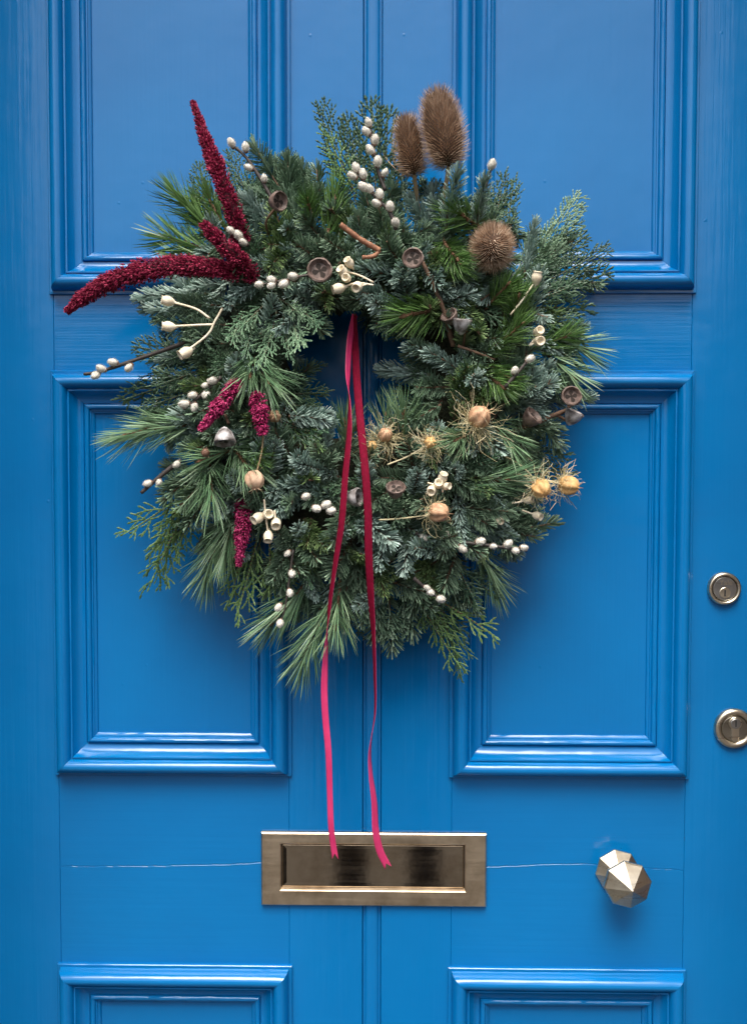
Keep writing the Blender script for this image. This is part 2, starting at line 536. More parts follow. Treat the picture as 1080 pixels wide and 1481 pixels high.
# houses across the street and the person taking the picture: only their reflections reach the photograph
def house(x, y, w, h, label):
    o = obj('terraced_house', None, None, (x, y, -0.16), label=label, cat='house', group='brick houses across the street')
    part('wall', *box(x - w / 2, x + w / 2, y - 6, y, -0.16, h), M['brick'], o)
    V = [(x - w / 2 - .001, y + 0.3, h - 0.1), (x + w / 2 + .001, y + 0.3, h - 0.1), (x + w / 2 + .001, y - 3, h + 2.2), (x - w / 2 - .001, y - 3, h + 2.2), (x - w / 2 - .001, y - 6.3, h - 0.1), (x + w / 2 + .001, y - 6.3, h - 0.1)]
    part('roof', V, [(0, 1, 2, 3), (3, 2, 5, 4), (0, 3, 4), (1, 5, 2), (0, 4, 5, 1)], M['slate'], o)
    for wx, wz, ww, wh in ((-1.4, 1.0, 1.6, 1.8), (-1.4, 4.3, 1.2, 1.7), (1.5, 4.3, 1.2, 1.7)):
        f = part('window', *box(x + wx - ww / 2, x + wx + ww / 2, y + .01, y + .05, wz, wz + wh), M['white'], o)
        for sx in (-1, 1):
            for sz in (0, 1):
                part('pane', *box(x + wx + sx * ww / 4 - ww * .21, x + wx + sx * ww / 4 + ww * .21, y + .05, y + .055, wz + .08 + sz * wh * .48, wz + wh * .46 + sz * wh * .48), M['glass'], f)
    part('door', *box(x + 1.0, x + 2.0, y + .01, y + .06, -0.1, 2.1), M['black'], o)


for i, lb in enumerate(('brick end house across the street, furthest to the west', 'brick terraced house across the street next to the west end house', 'brick terraced house across the street facing the blue door',
                        'brick terraced house across the street next to the east end house', 'brick end house across the street, furthest to the east')):
    house(-13 + 6.5 * i, -42.0, 6.5, 8.2, lb)


def skin_body():
    J_, R_, E_ = [], [], []

    def add(p, r, par=None):
        J_.append(p); R_.append(r)
        if par is not None: E_.append((par, len(J_) - 1))
        return len(J_) - 1
    yb = -1.66
    pel = add((0, yb, 0.93), (0.17, 0.12))
    wa = add((0, yb, 1.10), (0.16, 0.11), pel)
    ch = add((0, yb - 0.01, 1.30), (0.19, 0.13), wa)
    nk = add((0, yb, 1.46), (0.07, 0.07), ch)
    hd = add((0, yb + 0.03, 1.56), (0.075, 0.09), nk)
    add((0, yb + 0.035, 1.67), (0.07, 0.085), hd)
    for s in (-1, 1):
        hip = add((s * 0.10, yb, 0.86), (0.10, 0.10), pel)
        kn = add((s * 0.11, yb + 0.02, 0.48), (0.065, 0.065), hip)
        an = add((s * 0.12, yb, 0.08), (0.045, 0.045), kn)
        add((s * 0.13, yb + 0.17, 0.02), (0.045, 0.035), an)
        sh = add((s * 0.19, yb, 1.38), (0.07, 0.07), ch)
        el = add((s * 0.24, yb + 0.14, 1.15), (0.05, 0.05), sh)
        wr = add((s * 0.075, yb + 0.37, 1.38), (0.03, 0.026), el)
        pm = add((s * 0.055, yb + 0.42, 1.42), (0.034, 0.018), wr)
        for k in range(4):
            f1 = add((s * 0.046, yb + 0.435, 1.405 + 0.019 * k), (0.009, 0.009), pm)
            add((s * (0.024 - 0.003 * (k == 0)), yb + 0.4485, 1.402 + 0.019 * k), (0.008, 0.008), f1)
        t1 = add((s * 0.05, yb + 0.415, 1.46), (0.010, 0.010), pm)
        add((s * 0.034, yb + 0.424, 1.475), (0.009, 0.009), t1)
    me = bpy.data.meshes.new('person')
    me.from_pydata(J_, E_, [])
    tmp = bpy.data.objects.new('person_skeleton', me)
    COL.objects.link(tmp)
    md = tmp.modifiers.new('skin', 'SKIN')
    for i, r in enumerate(R_):
        me.skin_vertices[0].data[i].radius = r
        me.skin_vertices[0].data[i].use_root = (i == 0)
    tmp.modifiers.new('sub', 'SUBSURF').levels = 2
    bpy.context.view_layer.update()
    res = bpy.data.meshes.new_from_object(tmp.evaluated_get(bpy.context.evaluated_depsgraph_get()))
    bpy.data.objects.remove(tmp)
    res.materials.clear()
    for k in ('coat', 'trousers', 'skin'): res.materials.append(M[k])
    for p in res.polygons:
        c = p.center
        p.material_index = 2 if (c.z > 1.47 or c.y > yb + 0.36) else (1 if c.z < 0.85 else 0)
        if c.z < 0.3: p.material_index = 1
        p.use_smooth = True
    return res


pers = obj('person', skin_body(), None, (0, 0, 0), label='person in a dark coat standing before the door holding up a phone', cat='person')
V, F = lathe([(0.02, 0.125), (0.07, 0.11), (0.092, 0.06), (0.095, 0.0), (0.09, -0.05)], 16, (0, -1.64, 1.62), (0, -0.25, 1), up=(0, 1, 0))
part('hair', V, F, M['black'], pers, smooth=True)
ph = part('phone', *slab([(-0.036, 1.375), (0.036, 1.375), (0.036, 1.522), (-0.036, 1.522)], -1.214, -1.222, 0.002), M['black'], label='black phone held up in both hands', cat='phone')

# ================================================================== DOOR
door = obj('front_door', None, None, (-0.0235, 0.0, DZ0), label='glossy bright blue panelled wooden front door', cat='door')
XL = (-0.441, -0.127)             # outer edges of the mouldings
XR = (0.080, 0.394)
ROWS = [(1.736, 2.27), (1.104, 1.6375), (0.27, 0.849)]
OV = 0.004                        # moulding laps this far over the frame members
BEAD = (-0.0330, -0.0100)
J = 0.00012
members = [
    ('stile', DX0, XL[0] + OV - J, DZ0, DZ1, 'z'), ('stile', XR[1] - OV + J, DX1, DZ0, DZ1, 'z'),
    ('middle_stile', XL[1] - OV + J, BEAD[0] - 0.001, DZ0, DZ1, 'z'), ('middle_stile', BEAD[1] + 0.001, XR[0] + OV - J, DZ0, DZ1, 'z'),
]
for nm, a, b, c, d, g in members:
    part(nm, *slab([(a, c), (b, c), (b, d), (a, d)], 0.045, 0.0, 0.0006), M['paint_z'], door)
zs = [ROWS[0][1] - OV, DZ1, ROWS[1][1] - OV, ROWS[0][0] + OV, None, None, DZ0, ROWS[2][0] + OV]
for xa, xb in ((XL[0] + OV, XL[1] - OV), (XR[0] + OV, XR[1] - OV)):
    for a, b, nm in ((ROWS[0][1] - OV, DZ1, 'top_rail'), (ROWS[1][1] - OV, ROWS[0][0] + OV, 'frieze_rail'), (DZ0, ROWS[2][0] + OV, 'bottom_rail')):
        part(nm, *slab([(xa, a), (xb, a), (xb, b), (xa, b)], 0.0455, 0.0003, 0.0006), M['paint_x'], door)
    # lock rail: two boards whose joint has cracked open and been painted over
    a, b = ROWS[2][1] - OV, ROWS[1][0] + OV
    n = 40
    xs = np.linspace(xa, xb, n)
    if xa < 0:
        zc = np.interp(xs, [XL[0], -0.30, -0.17, XL[1]], [0.979, 0.980, 0.9875, 0.989])
    else:
        zc = np.interp(xs, [XR[0], 0.13, 0.26, 0.33, XR[1]], [0.981, 0.984, 0.989, 0.984, 0.9795])
    zc = zc + np.cumsum(RNG.normal(0, 0.00035, n)) * 0.8 + RNG.normal(0, 0.0003, n)
    part('lock_rail', *slab(list(zip(xs, zc + 0.00012)) + [(xb, b), (xa, b)], 0.0455, 0.0003, 0.0005),
         M['paint_x'], door)
    part('lock_rail', *slab([(xa, a), (xb, a)] + list(zip(xs[::-1], zc[::-1] - 0.00012)), 0.0455, 0.0005, 0.0005), M['paint_x'], door)
# centre bead between two quirks
prof = [(BEAD[0], 0.004)] + [(-0.0215 + 0.0090 * math.sin(t), 0.0040 - 0.0042 * math.cos(t)) for t in np.linspace(-1.45, 1.45, 9)] + [(BEAD[1], 0.004)]
prof = [(BEAD[0] - 0.0010, 0.0065)] + prof + [(BEAD[1] + 0.0010, 0.0065)]
Vb = [(x, y, z) for z in (DZ0, DZ1) for x, y in [(BEAD[0] - 0.0010, 0.04)] + prof + [(BEAD[1] + 0.0010, 0.04)]]
k = len(prof) + 2
part('centre_bead', Vb, [(i, i + 1, k + i + 1, k + i) for i in range(k - 1)] + [(k - 1, 0, k, 2 * k - 1)], M['paint_mz'], door)

# bolection moulding profile: (distance in from the outer edge, height above the stile face)
PROF = [(0, -0.02), (0, 0.0034), (0.0008, 0.0042), (0.0042, 0.0042), (0.0048, 0.0050), (0.0052, 0.0075)]
for t in np.linspace(-72, 62, 11):
    PROF.append((0.0150 + 0.0098 * math.sin(rad(t)), 0.0068 + 0.0102 * math.cos(rad(t))))
PROF += [(0.0246, 0.0098), (0.0252, 0.0098), (0.0258, 0.0112), (0.0274, 0.0112), (0.0278, 0.0102)]
for t in np.linspace(0, 1, 7)[1:]:
    PROF.append((0.0278 + 0.0140 * t, 0.0102 - 0.0098 * (1 - (1 - t) ** 1.9)))
PROF += [(0.0424, -0.0012), (0.0432, -0.0012), (0.0434, 0.0016)]
for t in np.linspace(-60, 70, 6):
    PROF.append((0.0466 + 0.0034 * math.sin(rad(t)), 0.0006 + 0.0034 * math.cos(rad(t))))
PROF += [(0.0504, -0.0005), (0.0520, -0.0008), (0.0524, -0.0022), (0.0545, -0.0032), (0.0556, -0.0045), (0.0558, -0.02)]
PROF = np.array(PROF)
PROF[:, 1] = np.where(PROF[:, 1] > 0.0045, 0.0045 + (PROF[:, 1] - 0.0045) * 1.35, PROF[:, 1])
FIELD_Y = 0.0062


def moulding(panel_o, x0, x1, z0, z1):
    for side in ('bottom', 'top', 'left', 'right'):
        u, h = PROF[:, 0], PROF[:, 1]
        if side in ('bottom', 'top'):
            n = 26
            ts = np.linspace(0, 1, n)
        else:
            n = 36
            ts = np.linspace(0, 1, n)
        V = np.zeros((n, len(u), 3))
        wob = np.cumsum(RNG.normal(0, 0.00009, n)); wob -= np.linspace(wob[0], wob[-1], n)
        wob2 = RNG.normal(0, 0.00010, (n, len(u))); wob2[:, 0] = 0; wob2[:, -1] = 0
        for i, t in enumerate(ts):
            e = 0.00015 * (1 if i == n - 1 else (-1 if i == 0 else 0))
            if side == 'bottom':
                V[i, :, 0] = (x0 + u) * (1 - t) + (x1 - u) * t - e; V[i, :, 2] = z0 + u
            elif side == 'top':
                V[i, :, 0] = (x1 - u) * (1 - t) + (x0 + u) * t + e; V[i, :, 2] = z1 - u
            elif side == 'left':
                V[i, :, 2] = (z1 - u) * (1 - t) + (z0 + u) * t + e; V[i, :, 0] = x0 + u
            else:
                V[i, :, 2] = (z0 + u) * (1 - t) + (z1 - u) * t - e; V[i, :, 0] = x1 - u
            V[i, :, 1] = -h + (wob[i] + wob2[i]) * (h > -0.015)
        m = len(u)
        V = V.reshape(-1, 3)
        F = [(i * m + j, (i + 1) * m + j, (i + 1) * m + j + 1, i * m + j + 1) for i in range(n - 1) for j in range(m - 1)]
        F += [(i * m, i * m + m - 1, (i + 1) * m + m - 1, (i + 1) * m) for i in range(n - 1)]
        F += [tuple(range(m)), tuple((n - 1) * m + j for j in range(m - 1, -1, -1))]
        o = part('moulding', V, F, M['paint_mx'] if side in ('bottom', 'top') else M['paint_mz'], panel_o)
        o.data.polygons.foreach_set('use_smooth', [True] * len(o.data.polygons))
        o.data.set_sharp_from_angle(angle=rad(28))


for xa, xb in (XL, XR):
    for za, zb in ROWS:
        c = 0.0535
        p = part('panel', *slab([(xa + 0.05, za + 0.05), (xb - 0.05, za + 0.05), (xb - 0.05, zb - 0.05), (xa + 0.05, zb - 0.05)], 0.03, FIELD_Y, 0.0008),
                 M['paint_z'], door)
        moulding(p, xa, xb, za, zb)

# ---- letter plate
def rect_ring(loops):
    """loops: (x0, x1, z0, z1, y) joined in sequence"""
    V, F = [], []
    for x0, x1, z0, z1, y in loops:
        V += [(x0, y, z0), (x1, y, z0), (x1, y, z1), (x0, y, z1)]
    for i in range(len(loops) - 1):
        for k in range(4):
            l = (k + 1) % 4
            F.append((i * 4 + k, i * 4 + l, i * 4 + 4 + l, i * 4 + 4 + k))
    return V, F


lx0, lx1, lz0, lz1 = -0.1675, 0.1295, 0.9320, 1.0300
a0, b1 = P(406, 1287, 0.005), P(672.5, 1222.5, 0.005)
ix0, ix1, iz0, iz1 = a0[0], b1[0], a0[2], b1[2]
plate = obj('letter_plate', None, door, (-0.02, 0, 0.98), label='worn brass letter plate with a recessed darker flap')
b = 0.0016
part('plate_frame', *rect_ring([
    (lx0, lx1, lz0, lz1, 0.0005), (lx0, lx1, lz0, lz1, -0.0046), (lx0 + b, lx1 - b, lz0 + b, lz1 - b, -0.0062),
    (ix0 - 0.0012, ix1 + 0.0012, iz0 - 0.0012, iz1 + 0.0012, -0.0064), (ix0, ix1, iz0, iz1, -0.0056), (ix0 + 0.0008, ix1 - 0.0008, iz0 + 0.0022, iz1 - 0.0008, -0.0012)]),
     M['brass'], plate)
fx0, fx1, fz0, fz1 = ix0 + 0.0016, ix1 - 0.0016, iz0 + 0.0030, iz1 - 0.0016
part('flap', *(lambda v, f: (v, f + [(12, 13, 14, 15)]))(*rect_ring([
    (fx0, fx1, fz0, fz1, -0.0008), (fx0, fx1, fz0, fz1, -0.0022), (fx0 + 0.0012, fx1 - 0.0012, fz0 + 0.0012, fz1 - 0.0012, -0.0030),
    (fx0 + 0.006, fx1 - 0.006, fz0 + 0.006, fz1 - 0.006, -0.0027)])), M['brass_dark'], plate)
part('flap_backing', *box(ix0 - 0.002, ix1 + 0.002, -0.0010, 0.0, iz0 - 0.002, iz1 + 0.002), M['black'], plate)

# ---- octagonal knob
kc = P(892.5, 1260, 0.0)
knob = obj('door_knob', None, door, kc, label='octagonal faceted brass door knob on an octagonal rose')


def octa(levels, off, apex=None, rot=0.0):
    V, F = [], []
    for r, h, ox, oz in levels:
        for k in range(8):
            a = rad(off) + k * math.pi / 4
            V.append((kc[0] + ox + r * math.cos(a), -h, kc[2] + oz + r * math.sin(a)))
    for i in range(len(levels) - 1):
        for k in range(8):
            l = (k + 1) % 8
            F.append((i * 8 + k, i * 8 + l, i * 8 + 8 + l, i * 8 + 8 + k))
    n = (len(levels) - 1) * 8
    if apex:
        V.append((kc[0] + apex[0], -apex[2], kc[2] + apex[1]))
        F += [(n + k, n + (k + 1) % 8, len(V) - 1) for k in range(8)]
    else:
        F.append(tuple(n + k for k in range(8)))
    return V, F


part('rose', *octa([(0.0292, -0.0005, 0, 0), (0.0292, 0.0022, 0, 0), (0.0274, 0.0036, 0, 0), (0.0150, 0.0125, 0, 0), (0.0110, 0.0130, 0, 0)], 8), M['nickel'], knob)
part('knob_neck', *octa([(0.0098, 0.0128, 0, 0), (0.0098, 0.0235, 0, 0)], 8), M['nickel'], knob)
part('knob_head', *octa([(0.0105, 0.0220, 0, 0), (0.0190, 0.0270, 0.001, 0), (0.0288, 0.0350, 0.002, 0), (0.0306, 0.0385, 0.003, 0), (0.0306, 0.0415, 0.003, 0), (0.0290, 0.0432, 0.003, 0)], 8,
                      (0.0045, 0.0, 0.0610)), M['nickel'], knob)

# ---- locks
def ring_lock(name, c, r_out, hw, label):
    o = obj(name, None, door, c, label=label)
    pr = [(r_out, -0.0005), (r_out, 0.003)] + [(r_out - hw + hw * math.cos(t), 0.003 + 0.0042 * math.sin(t)) for t in np.linspace(0.2, math.pi * 0.93, 9)]
    rin = pr[-1][0]
    pr += [(rin - 0.0003, 0.0022), (rin - 0.004, 0.0021)]
    V, F = lathe(pr, 48, c)
    part('lock_ring', V, F[:-2], M['nickel'], o, smooth=True)
    return o, rin


c1 = P(1046, 851, 0.0)
lk, rin = ring_lock('rim_lock', c1, 0.0215, 0.0028, 'round latch lock with a grey engraved face')
part('lock_face', *lathe([(rin - 0.0006, 0.001), (rin - 0.0006, 0.0050), (rin - 0.0012, 0.0056)], 40, c1), M['steel'], lk)
pc = c1 + np.array([0.0, 0.0, -0.0052])
part('key_plug', *lathe([(0.0072, 0.0050), (0.0072, 0.0060), (0.0066, 0.0064)], 28, pc), M['nickel'], lk)
part('keyway', *box(pc[0] - 0.0011, pc[0] + 0.0008, -0.0067, -0.0060, pc[2] - 0.0045, pc[2] + 0.0040), M['black'], lk)
fc = bpy.data.curves.new('engraving', 'FONT')
fc.body = 'Yale'
fc.size = 0.0098
fc.align_x = 'CENTER'
fc.extrude = 0.00015
to = bpy.data.objects.new('engraving_curve', fc)
COL.objects.link(to)
bpy.context.view_layer.update()
tm = bpy.data.meshes.new_from_object(to.evaluated_get(bpy.context.evaluated_depsgraph_get()))
bpy.data.objects.remove(to)
tm.materials.clear(); tm.materials.append(M['nickel'])
tm.transform(Matrix.Rotation(rad(90), 4, 'X'))
obj('engraved_lettering', tm, lk, c1 + np.array([0.001, -0.0059, 0.0050]))

c2 = P(1060.5, 1053, 0.0)
lk, rin = ring_lock('cylinder_lock', c2, 0.0262, 0.0045, 'round escutcheon around a pear shaped key cylinder')
part('lock_face', *lathe([(rin - 0.0004, 0.001), (rin - 0.0004, 0.0046), (rin - 0.0010, 0.0052), (rin - 0.0014, 0.0052)], 40, c2), M['steel_warm'], lk)
euro = [(c2[0] - 0.0047, c2[2] - 0.0125)]
for t in np.linspace(200, 340, 7): euro.append((c2[0] + 0.0050 * math.cos(rad(t)), c2[2] - 0.0125 + 0.0050 * math.sin(rad(t))))
for t in np.linspace(-52, 232, 17): euro.append((c2[0] + 0.0085 * math.cos(rad(t)), c2[2] + 0.0075 + 0.0085 * math.sin(rad(t))))
part('key_cylinder', *slab(euro[1:], -0.003, -0.0072, 0.0006), M['nickel'], lk)
pc = c2 + np.array([0, 0, 0.0075])
part('key_plug', *lathe([(0.0066, 0.0068), (0.0066, 0.0078), (0.0060, 0.0082)], 28, pc), M['steel'], lk)
part('keyway', *box(pc[0] - 0.0010, pc[0] + 0.0010, -0.0086, -0.0078, pc[2] - 0.0040, pc[2] + 0.0045), M['black'], lk)

# ================================================================== WREATH
HC = (515.0, 545.0)                                    # middle of the hole in the photograph
OUT = [(832, 580), (850, 520), (845, 460), (862, 400), (835, 345), (770, 320), (735, 295), (690, 255), (640, 255), (600, 270),
       (545, 262), (495, 285), (450, 250), (400, 245), (350, 270), (275, 295), (250, 340), (290, 395), (225, 435), (230, 480),
       (205, 535), (205, 600), (235, 690), (225, 750), (275, 795), (330, 825), (360, 850), (405, 895), (450, 925), (505, 905),
       (560, 925), (605, 890), (655, 900), (700, 875), (728, 830), (785, 770), (765, 725), (790, 690), (785, 640)]
INN = [(578, 560), (572, 530), (545, 490), (500, 486), (455, 495), (448, 520), (470, 560), (482, 592), (510, 604), (545, 600), (575, 590)]


def _radial(pts):
    a = np.array([math.atan2(y - HC[1], x - HC[0]) for x, y in pts])
    r = np.array([math.hypot(x - HC[0], y - HC[1]) for x, y in pts])
    i = np.argsort(a)
    return a[i], r[i]


_oa, _or = _radial(OUT)
_ia, _ir = _radial(INN)


def r_out(a): return np.interp(a, _oa, _or, period=2 * math.pi)
def r_in(a): return np.interp(a, _ia, _ir, period=2 * math.pi)


def polar(px, py):
    a = math.atan2(py - HC[1], px - HC[0]); r = math.hypot(px - HC[0], py - HC[1])
    ri, ro = r_in(a), r_out(a)
    return a, r, (r - ri) / (ro - ri)


def surf(px, py):
    """depth of the wreath's front surface at a photo position"""
    u = polar(px, py)[2]
    u = min(1.0, max(0.0, u))
    return 0.042 + 0.090 * math.sin(math.pi * min(1, u ** 0.72)) ** 0.5 if 0 < u < 1 else 0.042


wreath_base = P(520, 930, 0.04)
wreath = obj('wreath', None, None, wreath_base,
             label='round evergreen Christmas wreath with dried pods, teasels and crimson spikes hanging on the blue door', cat='wreath')

# ---- the mossy core all the greenery is tied to
na, nt_ = 72, 14
V, F = [], []
for i in range(na):
    a = -math.pi + 2 * math.pi * i / na
    ri, ro = r_in(a) + 34, r_out(a) * 0.74
    rc, hw = (ri + ro) / 2, (ro - ri) / 2
    for k in range(nt_):
        t = 2 * math.pi * k / nt_
        r = rc + hw * math.cos(t) * (1 + RNG.normal(0, 0.03))
        d = max(0.019, 0.050 + 0.028 * math.sin(t) * (1 + RNG.normal(0, 0.08)))
        V.append(P(HC[0] + r * math.cos(a), HC[1] + r * math.sin(a), d))
for i in range(na):
    for k in range(nt_):
        j, l = (i + 1) % na, (k + 1) % nt_
        F.append((i * nt_ + k, i * nt_ + l, j * nt_ + l, j * nt_ + k))
part('moss_ring', V, F, M['moss'], wreath, smooth=True)

# ---- sprig prototypes (local frame: z along the twig, -y towards the viewer's side)
PROTO = {}


def bent_axis(L, bend, n=9, side=0.0):
    t = np.linspace(0, 1, n)
    return np.stack([side * L * t * t, -bend * L * t * t, L * t], 1)


def needles_on(axis, dens, ln, wd, fwd, rng, spread='round', cur=0.2, tipboost=True, lo=0.06):
    seg = np.linalg.norm(np.diff(axis, axis=0), axis=1).sum()
    n = int(dens * seg * 100)
    t = lo + (1 - lo) * (np.arange(n) + rng.random(n)) / n
    idx = t * (len(axis) - 1)
    i0 = np.minimum(idx.astype(int), len(axis) - 2)
    f = (idx - i0)[:, None]
    p = axis[i0] * (1 - f) + axis[i0 + 1] * f
    d = axis[i0 + 1] - axis[i0]
    d /= np.linalg.norm(d, axis=1)[:, None]
    ref = np.array([0, -1.0, 0])
    u = ref - d * (d @ ref)[:, None]
    u /= np.linalg.norm(u, axis=1)[:, None]
    s = np.cross(d, u)
    if spread == 'round':
        a = rng.uniform(-math.pi, math.pi, n)
    elif spread == 'upper':                            # brushed up towards the light
        a = rng.uniform(-1.9, 1.9, n)
    else:                                              # comb: two flat ranks and some on top
        a = np.where(rng.random(n) < 0.72, np.sign(rng.random(n) - 0.5) * rng.normal(1.30, 0.16, n), rng.normal(0, 0.6, n))
    lat = u * np.cos(a)[:, None] + s * np.sin(a)[:, None]
    fw = np.clip(rng.normal(fwd, 6, n), 8, 85)
    if tipboost:
        fw = fw * (1 - 0.62 * np.clip((t - 0.82) / 0.18, 0, 1))
    fw = np.radians(fw)
    D = d * np.cos(fw)[:, None] + lat * np.sin(fw)[:, None] + rng.normal(0, 0.03, (n, 3))
    Ls = ln * rng.uniform(0.75, 1.1, n) * (1 - 0.25 * np.clip((t - 0.85) / 0.15, 0, 1)) * np.clip(0.55 + t * 3, 0, 1)
    return p, D, d - D * 0.2 + lat * 0.01, Ls, wd * rng.uniform(0.85, 1.15, n), cur * rng.uniform(0.3, 1.5, n)


def stack(parts_):
    return [np.concatenate(x) for x in zip(*parts_)]


def make_fir(L, dens, ln, wd, fwd, spread, seed, forks):
    rng = np.random.default_rng(seed)
    ax = bent_axis(L, rng.uniform(0.02, 0.16), side=rng.uniform(-0.12, 0.12))
    sets = [needles_on(ax, dens, ln, wd, fwd, rng, spread, 0.07, lo=0.0)]
    tw = MB().add(*tube(ax, np.linspace(0.0021, 0.0011, len(ax)), 5))
    for k in range(forks):
        t = rng.uniform(0.25, 0.62); s = 1 if k % 2 else -1
        p0 = ax[int(t * 8)]
        l2 = L * (1 - t) * rng.uniform(0.55, 0.8)
        an = rad(rng.uniform(34, 52)) * s
        z = np.linspace(0, 1, 6)
        a2 = p0 + np.stack([np.sin(an * (1 - 0.25 * z)) * l2 * z, -0.05 * l2 * z * z, np.cos(an * (1 - 0.25 * z)) * l2 * z], 1)
        sets.append(needles_on(a2, dens, ln * 0.95, wd, fwd, rng, spread, 0.07, lo=0.0))
        tw.add(*tube(a2, np.linspace(0.0014, 0.0009, 6), 5))
    for ddx in (-0.0012, 0.0013, 0.0):                 # buds at the tip
        tw.add(*lathe([(0.0006, 0), (0.0013, 0.001), (0.0011, 0.0028), (0.0002, 0.004)], 5, ax[-1] + np.array([ddx, 0, -0.001]), (ddx * 120, 0, 1)))
    Vn, Fn = blades(*stack(sets), segs=3, sides=3, prof=[0.6, 1.0, 0.95], blunt=0.94)
    return tw, (Vn, Fn)


def make_pine(L, dens, ln, seed, fwd=36, wd=0.00145, tip=1.0):
    rng = np.random.default_rng(seed)
    ax = bent_axis(L, rng.uniform(0.0, 0.12), side=rng.uniform(-0.1, 0.1))
    p, D, U, Ls, W, cv = needles_on(ax, dens, ln, wd, fwd, rng, 'round', 0.10, lo=0.10)
    # needles come in pairs
    D2 = D + rng.normal(0, 0.07, D.shape)
    p = np.vstack([p, p]); D = np.vstack([D, D2]); U = np.vstack([U, U + rng.normal(0, 0.2, U.shape)])
    Ls = np.concatenate([Ls, Ls * rng.uniform(0.92, 1.05, len(Ls))]); W = np.concatenate([W, W])
    cv = np.concatenate([cv, cv * 1.1]) + rng.normal(0, 0.05, 2 * len(cv))
    Vn, Fn = blades(p, D, U, Ls, W, cv, segs=4, sides=3, prof=[0.7, 1.0, 1.0, 0.8])
    tw = MB().add(*tube(ax, np.linspace(0.0019, 0.0016, len(ax)), 7))
    for k in range(int(L * 900)):                      # scars where old needles stood
        t = rng.random(); q = ax[min(8, int(t * 9))]
        a = rng.random() * 6.28
        tw.add(*lathe([(0.0009, 0), (0.0008, 0.0012), (0.0002, 0.002)], 4, q + 0.0014 * np.array([math.cos(a), math.sin(a), 0]), (math.cos(a), math.sin(a), 0.9)))
    tw.add(*lathe([(0.0014, 0), (0.0026, 0.002), (0.0022, 0.005), (0.0004, 0.009)], 7, ax[-1], (0, 0, 1)))
    return tw, (Vn, Fn)


OCT_F = [(0, 2, 4), (2, 1, 4), (1, 3, 4), (3, 0, 4), (2, 0, 5), (1, 2, 5), (3, 1, 5), (0, 3, 5)]


def make_cedar(L, seed, width=0.42, dens=1.0, lacy=1.0):
    rng = np.random.default_rng(seed)
    ax = bent_axis(L, rng.uniform(0.05, 0.22), n=17, side=rng.uniform(-0.15, 0.15))
    C, D, S, LN, WD = [], [], [], [], []

    def chain(path, w):
        d = np.diff(path, axis=0)
        for q, dd in zip(path[:-1], d):
            l = np.linalg.norm(dd)
            C.append(q + dd / 2); D.append(dd / l); LN.append(l * 1.0); WD.append(w * 0.80 * rng.uniform(0.85, 1.2)); S.append(rng.normal(0, 0.25))

    def axis_path(p0, ang, l, tilt, step=0.0036):
        n = max(2, int(l / step))
        z = np.linspace(0, 1, n + 1)
        c = 0.22 * np.sign(ang) if ang else 0
        aa = ang - c * z
        return p0 + np.stack([np.sin(aa) * l * z, tilt * l * z - 0.08 * l * z * z, np.cos(aa) * l * z], 1)

    chain(smooth_path(ax, max(4, int(L / 0.0036))), 0.0027)
    nb = int(L * 135 * dens)
    for k in range(nb):
        t = 0.08 + 0.9 * (k + rng.random() * 0.5) / nb
        s = 1 if k % 2 else -1
        i = t * 16; i0 = min(15, int(i))
        p0 = ax[i0] + (ax[i0 + 1] - ax[i0]) * (i - i0)
        l1 = L * width * (1.08 - t) ** 0.75 * rng.uniform(0.6, 1.1) * (0.55 + min(1, t * 2.2) * 0.45) + 0.006
        a1 = s * rad(rng.uniform(28, 42))
        b1 = axis_path(p0, a1, l1, rng.uniform(-0.2, 0.12))
        chain(b1, 0.0026)
        n2 = int(l1 / 0.0062 * lacy)
        for j in range(n2):
            t2 = 0.2 + 0.75 * (j + 0.3) / max(1, n2)
            s2 = 1 if j % 2 else -1
            q = b1[min(len(b1) - 2, int(t2 * (len(b1) - 1)))]
            l2 = min(0.024, l1 * 0.46) * (1.15 - t2) * rng.uniform(0.7, 1.2) + 0.005
            b2 = axis_path(q, a1 + s2 * rad(rng.uniform(24, 38)), l2, rng.uniform(-0.25, 0.15), 0.0033)
            chain(b2, 0.0025)
    C, D, LN, WD, S = map(np.array, (C, D, LN, WD, S))
    U = np.tile(np.array([0, -1.0, 0]), (len(C), 1)) + 0.0
    X = np.cross(D, U); X /= np.linalg.norm(X, axis=1)[:, None]
    U = np.cross(X, D)
    X, U = X * np.cos(S)[:, None] + U * np.sin(S)[:, None], U * np.cos(S)[:, None] - X * np.sin(S)[:, None]
    V6 = np.stack([C - X * WD[:, None] * 0.62, C + X * WD[:, None] * 0.62, C - U * WD[:, None] * 0.38, C + U * WD[:, None] * 0.38,
                   C + D * LN[:, None], C - D * LN[:, None] * 0.8], 1)
    # widest point nearer the scale's tip
    V6[:, :4] += (D * LN[:, None] * 0.25)[:, None, :]
    Vn = V6.reshape(-1, 3)
    Fn = [tuple(6 * i + a for a in f) for i in range(len(C)) for f in OCT_F]
    tw = MB().add(*tube(ax[:14], np.linspace(0.0008, 0.0005, 14), 5))
    return tw, (Vn, Fn)


